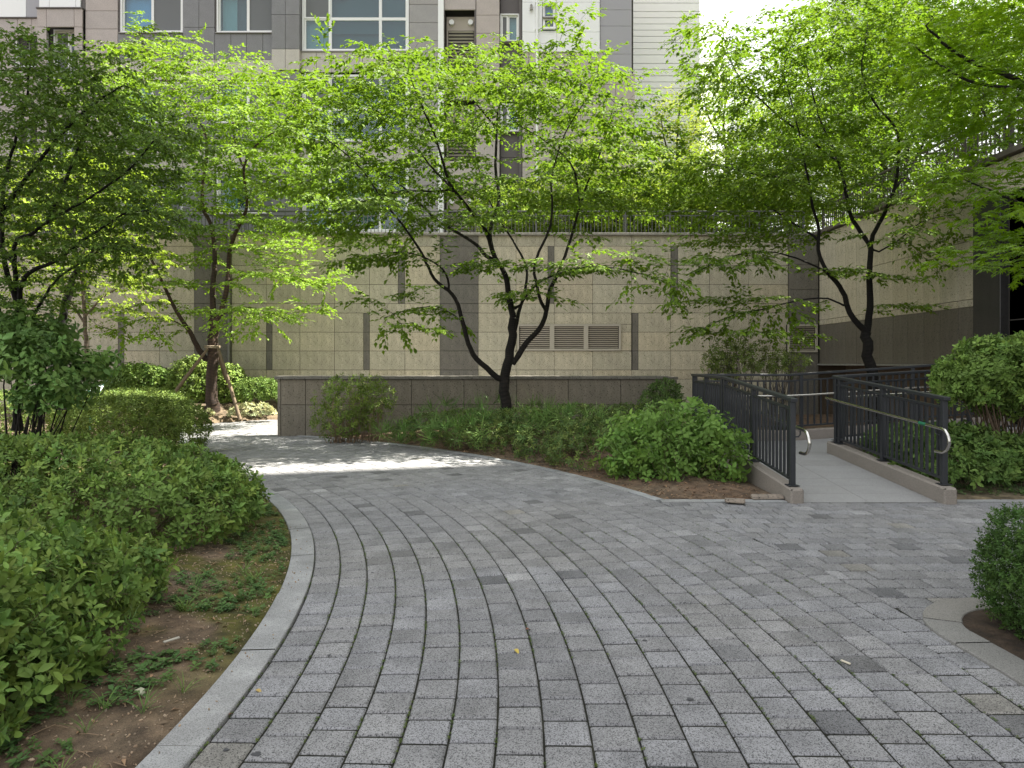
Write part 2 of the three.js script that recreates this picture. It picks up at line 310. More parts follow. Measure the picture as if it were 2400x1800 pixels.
// kerb stones
const kerbMats = shades([0.335, 0.34, 0.34], 6, 0.1, 21, (c) => stone(c, T.kerb, 0.8, { bumpMap: T.rough, bumpScale: 0.001 }));
function kerbRing(k, cx, cd, rain, rbin, t0, t1, len, y1in, seed, mats = kerbMats) {
  const r = rng(seed), m = (rain + rbin) / 2, dt = len / m; let t = t0;
  while (t < t1 - 1e-3) {
    const e = Math.min(t1, t + dt), b = new MB(), n = Math.max(2, Math.ceil((e - t) * m / 0.12)), g = 0.0035 / m, jr = (r() - 0.5) * 0.007, y1 = y1in + (r() - 0.5) * 0.006, ra = rain + jr, rb = rbin + jr * 0.5, P = (rr, a) => [cx + rr * Math.cos(a), -(cd + rr * Math.sin(a))];
    for (let q = 0; q < n; q++) {
      const a = lerp(t + g, e - g, q / n), c = lerp(t + g, e - g, (q + 1) / n), mid = V((P(m, a)[0] + P(m, c)[0]) / 2, -0.05, (P(m, a)[1] + P(m, c)[1]) / 2);
      const v = (p, y) => V(p[0], y, p[1]), c1 = 0.005, A = P(ra, a), B = P(rb, a), B2 = P(rb, c), A2 = P(ra, c), Ai = P(ra + c1, a), Bi = P(rb - c1, a), Bi2 = P(rb - c1, c), Ai2 = P(ra + c1, c);
      b.face([v(Ai, y1), v(Bi, y1), v(Bi2, y1), v(Ai2, y1)], mid);
      b.face([v(Ai, y1), v(Ai2, y1), v(A2, y1 - c1), v(A, y1 - c1)], mid); b.face([v(Bi, y1), v(Bi2, y1), v(B2, y1 - c1), v(B, y1 - c1)], mid);
      b.face([v(A, y1 - c1), v(A2, y1 - c1), v(A2, -0.1), v(A, -0.1)], mid); b.face([v(B, y1 - c1), v(B2, y1 - c1), v(B2, -0.1), v(B, -0.1)], mid);
      if (!q) b.face([v(A, y1 - c1), v(B, y1 - c1), v(B, -0.1), v(A, -0.1)], V((P(m, c)[0]), -0.05, P(m, c)[1]));
      if (q === n - 1) b.face([v(A2, y1 - c1), v(B2, y1 - c1), v(B2, -0.1), v(A2, -0.1)], V((P(m, a)[0]), -0.05, P(m, a)[1]));
    }
    put('kerb_stone', b.geo(), mats[r() * mats.length | 0], k); t = e;
  }
}
{
  const k = thing('kerb', 'pale grey curved kerb along the left planting bed', 'kerb', [0, 0, 0], null, 'structure');
  kerbRing(k, C[0], C[1], R0 - 0.19, R0 - 0.003, -0.128, 0.72, 0.975, 0.014, 31);
  for (let D = 9.74; D < 19; D += 1) { const a = edgeX(D), b = edgeX(Math.min(19.8, D + 0.995)); put('kerb_stone', new MB().slab([[a - 0.19, -D - 0.002], [a, -D - 0.002], [b, -D - 0.995], [b - 0.19, -D - 0.995]], -0.1, 0.02, 0.005).geo(), kerbMats[D % 5 | 0], k); }
  const k2 = thing('kerb', 'thin pale kerb between the pavers and the middle planting bed', 'kerb', [0, 0, 0], null, 'structure');
  kerbRing(k2, C[0], C[1], R1 + 0.002, R1 + 0.12, 0.365, 1.09, 0.6, 0.012, 33);
  for (let x = 1.72; x < 3.1; x += 0.48) put('kerb_stone', new MB().slab([[x, -8.06], [x + 0.476, -8.06], [x + 0.476, -8.2], [x, -8.2]], -0.1, 0.01, 0.005).geo(), kerbMats[x * 7 % 5 | 0], k2);
  const k4 = thing('kerb', 'straight pale kerb along the bed right of the ramp', 'kerb', [0, 0, 0], null, 'structure');
  for (let x = 5.08; x < 9; x += 0.6) put('kerb_stone', new MB().slab([[x, -8.06], [x + 0.596, -8.06], [x + 0.596, -8.2], [x, -8.2]], -0.1, 0.01, 0.005).geo(), kerbMats[x * 7 % 5 | 0], k4);
  const k3 = thing('kerb', 'rounded dull grey kerb round the clipped hedge', 'kerb', [0, 0, 0], null, 'structure');
  const dull = shades([0.25, 0.24, 0.22], 4, 0.08, 22, (c) => stone(c, T.fine, 0.85));
  kerbRing(k3, 3.14, 4.12, 0.43, 0.64, Math.PI / 2, Math.PI, 0.62, 0.016, 35, dull);
  kerbRing(k3, C[0], C[1], R1 - 0.04, R1 + 0.17, -0.16, 0.068, 0.75, 0.016, 36, dull);
  for (let x = 3.142; x < 7; x += 0.75) put('kerb_stone', new MB().slab([[x, -4.55], [x + 0.746, -4.55], [x + 0.746, -4.76], [x, -4.76]], -0.1, 0.016, 0.005).geo(), dull[1], k3);
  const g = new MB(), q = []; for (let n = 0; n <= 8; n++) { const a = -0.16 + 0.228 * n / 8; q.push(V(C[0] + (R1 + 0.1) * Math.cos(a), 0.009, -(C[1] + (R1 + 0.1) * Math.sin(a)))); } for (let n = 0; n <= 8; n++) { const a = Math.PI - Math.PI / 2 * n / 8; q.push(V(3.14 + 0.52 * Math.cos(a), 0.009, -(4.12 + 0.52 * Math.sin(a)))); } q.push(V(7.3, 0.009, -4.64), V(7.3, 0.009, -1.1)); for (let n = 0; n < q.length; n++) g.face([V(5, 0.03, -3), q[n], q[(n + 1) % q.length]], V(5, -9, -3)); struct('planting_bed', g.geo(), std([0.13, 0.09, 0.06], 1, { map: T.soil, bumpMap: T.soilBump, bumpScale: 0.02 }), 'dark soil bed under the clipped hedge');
}

// ---------------------------------------------------------------- ramp
const rampY = (D) => 0.2 * clamp((D - 8.0) / 2.75, 0, 1);
{
  const ramp = thing('access_ramp', 'pale granite access ramp rising between two dark railings', 'ramp', [0, 0, 0], null, 'structure');
  const mats = shades([0.325, 0.32, 0.315], 5, 0.06, 41, (c) => stone(c, T.fine, 0.8)), r = rng(42);
  const slab = (x0, x1, d0, d1, y0, y1, m) => { const c = V((x0 + x1) / 2, (y0 + y1) / 2 - 0.03, -(d0 + d1) / 2), b = new MB(), g = 0.0025, P = (x, D, dy) => V(x, lerp(y0, y1, (D - d0) / (d1 - d0)) + dy, -D); x0 += g; x1 -= g; const e0 = d0 + g, e1 = d1 - g;
    b.face([P(x0, e0, 0), P(x1, e0, 0), P(x1, e1, 0), P(x0, e1, 0)], c, r() * 5, r() * 5); b.face([P(x0, e0, 0), P(x1, e0, 0), P(x1, e0, -0.06), P(x0, e0, -0.06)], c); b.face([P(x0, e0, 0), P(x0, e1, 0), P(x0, e1, -0.06), P(x0, e0, -0.06)], c); b.face([P(x1, e0, 0), P(x1, e1, 0), P(x1, e1, -0.06), P(x1, e0, -0.06)], c); b.face([P(x0, e1, 0), P(x1, e1, 0), P(x1, e1, -0.06), P(x0, e1, -0.06)], c);
    put('ramp_slab', b.geo(), m, ramp); };
  for (let k = 0; k < 12; k++) { const d0 = 8.05 + k * 0.38, d1 = d0 + 0.38; for (const [a, b] of [[3.31, 4.09], [4.09, 4.875]]) slab(a, b, d0, d1, rampY(d0), rampY(d1), mats[r() * 5 | 0]); }
  const b = new MB(); b.bar(V(4.09, -0.012, -8.05), V(4.09, 0.178, -10.75), 1.56, 0.02); b.box(V(4.09, 0.17, -11.65), 1.56, 0.03, 1.85); put('joint_bed', b.geo(), M.joint, ramp);
  for (let k = 0; k < 9; k++) { const x0 = 4.88 + k * 0.5, y0 = 0.2 + 0.07 * (x0 - 5), c = V(x0 + 0.25, y0 - 0.05, -11.8), s = new MB().bar(V(x0 + 0.002, y0 - 0.03, -11.8), V(x0 + 0.498, y0 + 0.005, -11.8), 1.6, 0.06); put('ramp_slab', s.geo(), mats[k % 5], ramp); }
}
const plinthMat = stone([0.3, 0.265, 0.23], T.fine, 0.85, { bumpMap: T.rough, bumpScale: 0.002 });
function plinth(label, pts, w) {                                     // upstand along pts = [x, D, base, top]
  const b = new MB(), c = 0.018;
  for (let k = 0; k + 1 < pts.length; k++) {
    const [xa, da, ba, ta] = pts[k], [xb, db, bb, tb] = pts[k + 1], dir = V(xb - xa, 0, -(db - da)).normalize(), s = V(-dir.z, 0, dir.x).multiplyScalar(w / 2), si = s.clone().multiplyScalar(1 - 2 * c / w), m = V((xa + xb) / 2, (ba + ta + bb + tb) / 4, -(da + db) / 2);
    const A = (sg, y, i) => V(xa, y, -da).addScaledVector(i ? si : s, sg), B = (sg, y, i) => V(xb, y, -db).addScaledVector(i ? si : s, sg);
    b.face([A(1, ta, 1), A(-1, ta, 1), B(-1, tb, 1), B(1, tb, 1)], m);
    for (const g of [1, -1]) { b.face([A(g, ta, 1), B(g, tb, 1), B(g, tb - c, 0), A(g, ta - c, 0)], m); b.face([A(g, ta - c, 0), B(g, tb - c, 0), B(g, bb, 0), A(g, ba, 0)], m); }
    if (!k) { const n = dir.clone().multiplyScalar(-c); b.face([A(1, ta, 1), A(-1, ta, 1), A(-1, ta - c, 1).add(n), A(1, ta - c, 1).add(n)], m); b.face([A(1, ta - c, 1).add(n), A(-1, ta - c, 1).add(n), A(-1, ba, 1).add(n), A(1, ba, 1).add(n)], m); for (const g of [1, -1]) b.face([A(g, ta - c, 1).add(n), A(g, ta - c, 0), A(g, ba, 0), A(g, ba, 1).add(n)], m); }
    if (k === pts.length - 2) b.face([B(1, tb - c, 0), B(-1, tb - c, 0), B(-1, bb, 0), B(1, bb, 0)], m);
  }
  return struct('ramp_plinth', b.geo(), plinthMat, label);
}
plinth('rough concrete upstand on the left side of the ramp', [[3.24, 8.0, -0.1, 0.165], [3.24, 10.75, 0, 0.375], [3.24, 12.7, 0, 0.385]], 0.15);
plinth('rough concrete upstand on the right side of the ramp', [[4.95, 7.95, -0.1, 0.185], [4.95, 10.9, 0, 0.385]], 0.15);
plinth('concrete upstand behind the ramp landing', [[3.32, 12.7, 0, 0.38], [5.0, 12.7, 0, 0.38], [9.0, 12.7, 0.1, 0.66]], 0.14);
plinth('concrete upstand under the inner railing of the upper ramp', [[5.03, 10.93, 0, 0.39], [9.0, 10.93, 0, 0.62]], 0.14);

function railing(label, pts, postAt, group) {                        // pts = [x, D, y of the upstand]; postAt = distances along them
  const t = thing('ramp_railing', label, 'railing', [0, 0, 0], group), P = pts.map(([x, D, y]) => V(x, y, -D)), L = [0];
  for (let k = 1; k < P.length; k++) L.push(L[k - 1] + Math.hypot(P[k].x - P[k - 1].x, P[k].z - P[k - 1].z));
  const on = (s) => { let k = 1; while (k < P.length - 1 && s > L[k]) k++; return P[k - 1].clone().lerp(P[k], clamp((s - L[k - 1]) / (L[k] - L[k - 1]), -0.2, 1.2)); };
  const up = (p, h) => p.clone().setY(p.y + h), total = L[L.length - 1];
  for (const s of postAt) { const p = on(s), b = new MB(); b.bar(up(p, 0.004), up(p, 0.975), 0.06, 0.06, 0.004, V(0, 0, 1)); const o = put('post', b.geo(), M.rail, t); put('base_plate', boxGeo(p.x, p.y + 0.006, p.z, 0.13, 0.01, 0.13, 0.002), M.rail, o); }
  for (let k = 1; k < P.length; k++) {
    const dir = P[k].clone().sub(P[k - 1]).normalize(), a = P[k - 1].clone().addScaledVector(dir, k === 1 ? -0.07 : 0), b = P[k].clone().addScaledVector(dir, k === P.length - 1 ? 0.05 : 0);
    put('top_rail', new MB().bar(up(a, 0.995), up(b, 0.995), 0.075, 0.042, 0.006).geo(), M.rail, t);
    put('mid_rail', new MB().bar(up(P[k - 1], 0.885), up(P[k], 0.885), 0.034, 0.03, 0.003).geo(), M.rail, t);
    put('bottom_rail', new MB().bar(up(P[k - 1], 0.07), up(P[k], 0.07), 0.034, 0.03, 0.003).geo(), M.rail, t);
  }
  const ps = [...postAt].sort((a, b) => a - b); const balG = {};
  for (let k = 1; k < ps.length; k++) { const n = Math.round((ps[k] - ps[k - 1]) / 0.115); for (let j = 1; j < n; j++) { const p = on(lerp(ps[k - 1], ps[k], j / n)), o = put('baluster', balG.g ??= boxGeo(0, 0, 0, 0.026, 0.80, 0.026), M.rail, t); o.position.copy(up(p, 0.478)); } }
  return { t, on, up };
}
const RG = 'dark steel railings of the ramp';
const railL = railing('dark steel railing on the left edge of the ramp beside the bright green bush', [[3.24, 8.14, 0.178], [3.24, 10.75, 0.376], [3.24, 12.55, 0.386]], [0, 1.3, 2.55, 2.68, 3.6, 4.38], RG);
const railR = railing('dark steel railing on the right edge of the ramp ending in a hooked steel handrail', [[4.97, 8.1, 0.196], [4.97, 10.78, 0.378]], [0, 1.33, 2.56, 2.68], RG);
const railB = railing('long dark steel railing behind the ramp landing rising to the right', [[3.3, 12.66, 0.385], [5.0, 12.66, 0.385], [9.2, 12.66, 0.67]], [0, 1.9, 3.9, 5.85], RG);
const railI = railing('dark steel railing of the upper ramp behind the hooked handrail', [[5.05, 10.93, 0.39], [9.2, 10.93, 0.63]], [0, 2.05, 4.1], RG);
function handrail(label, r, side, s0, s1, hook, h = 0.66) {
  const t = thing('steel_handrail', label, 'handrail', [0, 0, 0], 'polished steel handrails of the ramp'), off = (p) => V(p.x + side[0] * 0.085, p.y + h, p.z + side[1] * 0.085), pts = [];
  for (let k = 0; k <= 12; k++) pts.push(off(r.on(lerp(s1, s0, k / 12))));
  if (hook) { const e = pts[pts.length - 1], d = e.clone().sub(pts[pts.length - 2]).normalize(), R = 0.135, c = e.clone().add(V(0, -R, 0)); for (let k = 1; k <= 14; k++) { const a = k / 14 * Math.PI; pts.push(c.clone().add(V(d.x * Math.sin(a) * R * 1.15, Math.cos(a) * R, d.z * Math.sin(a) * R * 1.15))); } const l = pts[pts.length - 1]; pts.push(l.clone().addScaledVector(V(d.x, 0, d.z), -0.1)); }
  put('tube', new MB().tube(pts, 0.019, 14).geo(), M.steel, t);
  if (hook) { const a = off(r.on(s0 + 0.28)), b = off(r.on(s0 + 0.42)); put('green_sleeve', new MB().tube([a, b], 0.0205, 14).geo(), M.green, t); }
  for (const s of [s0 + 0.1, (s0 + s1) / 2, s1 - 0.1]) { const p = off(r.on(s)), q = r.up(r.on(s), h - 0.09), m = p.clone().setY(q.y); put('bracket', new MB().tube([p, p.clone().lerp(m, 0.7), m.clone().lerp(q, 0.25), q], 0.009, 8).geo(), M.rail, t); }
}
handrail('polished steel handrail with hooked end on the right railing', railR, [-1, 0], -0.08, 2.85, true);
handrail('polished steel handrail with hooked end on the left railing', railL, [1, 0], -0.12, 4.3, true);
handrail('polished steel handrail along the railing behind the landing', railB, [0, 1], 0.1, 5.8, false, 0.62);
handrail('polished steel handrail on the railing of the upper ramp', railI, [0, -1], 0.1, 4.0, false, 0.66);
// ---------------------------------------------------------------- retaining wall at the back
const WD = 21.2, wx = (px) => (px - CX) / F * WD, wy = (py) => EYE - (py - HZ) / F * WD;
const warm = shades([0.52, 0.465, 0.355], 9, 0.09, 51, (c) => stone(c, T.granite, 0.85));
const darkStone = shades([0.17, 0.153, 0.132], 4, 0.05, 52, (c) => stone(c, T.granite, 0.7));
const G = 0.011;
function panelAt(parent, name, x0, y0, x1, y1, D, m, t = 0.03, g = G) {   // front face at distance D
  const w = x1 - x0 - g, h = y1 - y0 - g; if (w < 0.015 || h < 0.015) return;
  const o = put(name, cbox(w, h, t, 0.003), m, parent); o.position.set((x0 + x1) / 2, (y0 + y1) / 2, -D - t / 2); return o;
}
function minus(r, h) {                                               // rectangle r without hole h, as rectangles [x0, y0, x1, y1]
  if (h[0] >= r[2] || h[2] <= r[0] || h[1] >= r[3] || h[3] <= r[1]) return [r];
  const o = [], y0 = Math.max(r[1], h[1]), y1 = Math.min(r[3], h[3]);
  if (r[1] < y0) o.push([r[0], r[1], r[2], y0]); if (y1 < r[3]) o.push([r[0], y1, r[2], r[3]]);
  if (r[0] < h[0]) o.push([r[0], y0, h[0], y1]); if (h[2] < r[2]) o.push([h[2], y0, r[2], y1]);
  return o;
}
function vent(label, x0, y0, x1, y1, D, cols, rows) {
  const t = thing('wall_vent', label, 'vent', [0, 0, 0]), fw = 0.06;
  const fr = new MB(); fr.box(V((x0 + x1) / 2, y1 - fw / 2, -D), x1 - x0, fw, 0.08, undefined, 0.004); fr.box(V((x0 + x1) / 2, y0 + fw / 2, -D), x1 - x0, fw, 0.08, undefined, 0.004);
  for (let k = 0; k <= cols; k++) { const w = k === 0 || k === cols ? fw : 0.14; fr.box(V(lerp(x0 + fw / 2, x1 - fw / 2, k / cols), (y0 + y1) / 2, -D + 0.002), w, y1 - y0 - 2 * fw, 0.07, undefined, 0.004); }
  put('frame', fr.geo(), M.louver, t); put('backing', boxGeo((x0 + x1) / 2, (y0 + y1) / 2, -D - 0.12, x1 - x0, y1 - y0, 0.02), M.louverDark, t);
  const a = 0.6; let g = null;
  for (let c = 0; c < cols; c++) for (let k = 0; k < rows; k++) {
    const xa = lerp(x0 + fw / 2, x1 - fw / 2, c / cols) + 0.05, xb = lerp(x0 + fw / 2, x1 - fw / 2, (c + 1) / cols) - 0.05, h = (y1 - y0 - 2 * fw) / rows;
    g ??= new MB().box(V(0, 0, 0), xb - xa, h * 0.66, 0.006, [V(1, 0, 0), V(0, Math.cos(a), Math.sin(a)), V(0, -Math.sin(a), Math.cos(a))]).geo();
    const s = put('slat', g, M.louver, t); s.position.set((xa + xb) / 2, y0 + fw + (k + 0.5) * h, -D - 0.03);
  }
}
{
  const w = thing('retaining_wall', 'tall wall of tan granite panels with dark stone bands across the back', 'wall');
  put('core', boxGeo((wx(-140) + 9.3) / 2, 2.7, -WD - 0.24, 9.3 - wx(-140), 5.44, 0.4), std([0.05, 0.045, 0.04], 1), w);
  const rows = [552, 577, 622, 667, 711.5, 733.5, 778.5, 822.5, 867, 888.5, 932, 978], cols = [-120, -37, 45, 127, 209, 291, 374, 455, 543, 624, 703, 784, 866, 949, 1031, 1121, 1209.5, 1299, 1389, 1480, 1572, 1663, 1755, 1847];
  const lo = [[113, 127], [277, 291], [624, 638], [852, 866], [1482, 1496]], hi = [[31, 45], [196, 209], [933, 949], [1284, 1299], [1573, 1589]], hole = [wx(1212), wy(822), wx(1455), wy(760)], r = rng(55);
  for (let j = 0; j + 1 < rows.length; j++) {
    const strips = rows[j] >= 733 && rows[j] < 860 ? lo : rows[j] >= 577 && rows[j] < 700 ? hi : [], cuts = [...new Set([...cols, ...strips.flat()])].sort((a, b) => a - b);
    for (let i = 0; i + 1 < cuts.length; i++) {
      const a = cuts[i], b = cuts[i + 1], mid = (a + b) / 2; if (b - a < 6 && !strips.some((s) => mid > s[0] && mid < s[1])) continue;
      const strip = strips.some((s) => mid > s[0] && mid < s[1]), band = (mid > 455 && mid < 543) || (mid > 1031 && mid < 1121);
      for (const q of minus([wx(a), wy(rows[j + 1]), wx(b), wy(rows[j])], hole)) panelAt(w, strip || band ? 'dark_panel' : 'panel', ...q, WD - (band ? 0.012 : 0), (strip || band ? darkStone : warm)[r() * (strip || band ? 4 : 9) | 0]);
    }
  }
  put('coping', new MB().box(V((wx(-140) + 9.0) / 2, 5.46, -WD - 0.15), 9.0 - wx(-140), 0.07, 0.5, undefined, 0.006).geo(), stone([0.3, 0.28, 0.24], T.granite, 0.85), w);
  put('drain_pipe', new MB().tube([V(wx(543) - 0.06, 0, -WD + 0.05), V(wx(543) - 0.06, 5.4, -WD + 0.05)], 0.04, 8).geo(), std([0.2, 0.19, 0.18], 0.6), w);
  const p = thing('corner_pier', 'dark stone pier in the corner behind the ramp above the small vent', 'pier');
  for (const [a, b] of [[552, 622], [622, 680], [680, 761], [827, 888], [888, 978]]) panelAt(p, 'panel', wx(1847), wy(b), wx(1914), wy(a), WD - 0.13, darkStone[a % 4], 0.12);
}
vent('wide louvred vent of three sections in the tan wall right of the middle tree', wx(1212), wy(822), wx(1455), wy(760), WD - 0.01, 3, 11);
vent('small single louvred vent in the dark corner pier behind the ramp', wx(1842), wy(826), wx(1911), wy(761), WD - 0.14, 1, 11);
// side wall on the right
{
  const w = thing('side_wall', 'pale granite side wall over a dark base running towards the camera on the right', 'wall'), X = 9.2, r = rng(57);
  const pale = shades([0.52, 0.47, 0.36], 5, 0.05, 58, (c) => stone(c, T.granite, 0.8)), base = shades([0.14, 0.125, 0.1], 5, 0.05, 59, (c) => stone(c, T.granite, 0.65));
  put('core', boxGeo(X + 0.25, 3.45, -15.1, 0.4, 3.8, 12.3), std([0.05, 0.045, 0.04], 1), w);
  const Ds = [13.9, 14.5, 15.13, 15.72, 16.36, 17, 17.6, 18.2, 18.8, 19.4, 20, 20.6, 21.07];
  const pan = (n, d0, d1, y0, y1, m) => { const o = put(n, cbox(0.04, y1 - y0 - G, d1 - d0 - G, 0.003), m, w); o.position.set(X + 0.02, (y0 + y1) / 2, -(d0 + d1) / 2); };
  for (let k = 0; k + 1 < Ds.length; k++) {
    pan('base_panel', Ds[k], Ds[k + 1], 1.57, 2.72, base[r() * 5 | 0]);
    for (const [a, b] of [[2.72, 2.87], [2.87, 4.05], [4.05, 5.4]]) pan('panel', Ds[k], Ds[k + 1], a, b, pale[r() * 5 | 0]);
  }
  for (let d = 9; d < 13.8; d += 0.7) pan('panel', d, d + 0.7, 4.75, 5.4, pale[r() * 5 | 0]);
  put('sill', boxGeo(X - 0.01, 1.545, -17.5, 0.1, 0.05, 7.2, 0.005), stone([0.25, 0.24, 0.22]), w);
  put('coping', new MB().box(V(X + 0.1, 5.47, -15.1), 0.44, 0.11, 12.4, undefined, 0.008).geo(), std([0.11, 0.095, 0.08], 0.8), w);
  put('recess_end', boxGeo(X + 0.6, 0.75, -WD - 0.2, 1.6, 1.7, 0.4), std([0.12, 0.09, 0.065], 0.9), w); put('recess_front', boxGeo(X + 0.6, 0.75, -13.75, 1, 1.7, 0.1), std([0.12, 0.09, 0.065], 0.9), w); put('recess_top', boxGeo(X + 0.65, 1.62, -17.5, 1.0, 0.08, 7.6), std([0.12, 0.09, 0.065], 0.9), w);
  put('recess_back', boxGeo(X + 0.9, 0.75, -17.5, 0.1, 1.7, 7.6), std([0.14, 0.1, 0.07], 0.9), w);
  const g = thing('granite_portal', 'black speckled granite portal at the right edge behind the maple', 'portal');
  const spk = stone([0.03, 0.029, 0.028], T.granite, 0.35), blk = stone([0.016, 0.016, 0.017], T.granite, 0.22);
  put('jamb', boxGeo(X + 0.12, 2.4, -13.5, 0.46, 4.72, 0.78, 0.008), spk, g);
  for (let k = 0; k < 4; k++) put('panel', boxGeo(X + 0.2, 0.62 + k * 1.18, -11.4, 0.3, 1.17, 3.38, 0.005), blk, g);
}
function fence(name, label, a, b, h, gap, single, m) {
  const t = thing(name, label, 'fence'), L = a.distanceTo(b), d = b.clone().sub(a).normalize(), up = (p, y) => p.clone().setY(p.y + y), n = Math.round(L / 1.35);
  for (let k = 0; k <= n; k++) { const p = a.clone().lerp(b, k / n); put('post', new MB().bar(p, up(p, h), 0.05, 0.05, 0.003, V(0, 0, 1)).geo(), m, t); }
  put('top_rail', new MB().bar(up(a, h), up(b, h), 0.06, 0.04, 0.004).geo(), m, t); put('mid_rail', new MB().bar(up(a, h - 0.13), up(b, h - 0.13), 0.03, 0.03).geo(), m, t); put('bottom_rail', new MB().bar(up(a, 0.06), up(b, 0.06), 0.03, 0.03).geo(), m, t);
  const all = new MB(), c = Math.round(L / gap); let g = null;
  for (let k = 1; k < c; k++) { const p = up(a.clone().lerp(b, k / c), 0.06 + (h - 0.19) / 2); if (single) put('baluster', g ??= boxGeo(0, 0, 0, 0.022, h - 0.19, 0.022), m, t).position.copy(p); else all.box(p, 0.018, h - 0.19, 0.018); }
  if (!single) put('balusters', all.geo(), m, t, 'stuff');
}
fence('wall_fence', 'grey metal fence along the top of the tan retaining wall', V(wx(-120), 5.5, -21.5), V(8.9, 5.5, -21.5), 0.72, 0.11, false, M.fence);
fence('wall_fence', 'dark metal fence on the coping of the right side wall', V(9.32, 5.52, -9.2), V(9.32, 5.52, -21.1), 0.85, 0.125, true, std([0.07, 0.06, 0.055], 0.5));

// ---------------------------------------------------------------- low wall
{
  const D = 15.35, lx = (px) => (px - CX) / F * D, w = thing('low_wall', 'low granite garden wall with a thin coping behind the middle tree', 'wall'), r = rng(61);
  const ms = shades([0.235, 0.205, 0.16], 5, 0.05, 62, (c) => stone(c, T.granite, 0.85));
  const x0 = lx(650), x1 = lx(1560);
  put('core', boxGeo((x0 + x1) / 2 + 0.01, 0.6, -D - 0.16, x1 - x0 - 0.06, 1.3, 0.24), std([0.05, 0.045, 0.04], 1), w);
  const xs = [658, 716, 840, 964, 1087.5, 1210.5, 1331.7, 1455, 1560].map(lx);
  panelAt(w, 'corner_panel', x0, -0.05, lx(658), 1.24, D - 0.004, ms[0], 0.3);
  for (let k = 0; k + 1 < xs.length; k++) for (const [a, b] of [[-0.05, 0.68], [0.68, 1.24]]) panelAt(w, 'panel', xs[k], a, xs[k + 1], b, D, ms[r() * 5 | 0]);
  for (let k = 0; k + 1 < xs.length; k++) panelAt(w, 'panel', xs[k], -0.05, xs[k + 1], 1.24, D + 0.285, ms[r() * 5 | 0]);
  for (let k = 0; k < 4; k++) { const a = lerp(x0 - 0.05, x1 + 0.05, k / 4), b = lerp(x0 - 0.05, x1 + 0.05, (k + 1) / 4); put('coping', boxGeo((a + b) / 2, 1.275, -D - 0.15, b - a - 0.006, 0.07, 0.42, 0.006), stone([0.2, 0.185, 0.16], T.granite, 0.85), w); }
  const p = thing('wall_pier', 'short dark stone pier at the right end of the low garden wall', 'pier');
  put('panel', boxGeo(x1 + 0.13, 0.59, -D - 0.13, 0.22, 1.26, 0.34, 0.004), darkStone[1], p); put('cap', boxGeo(x1 + 0.13, 1.262, -D - 0.13, 0.26, 0.06, 0.4, 0.006), darkStone[2], p);
}

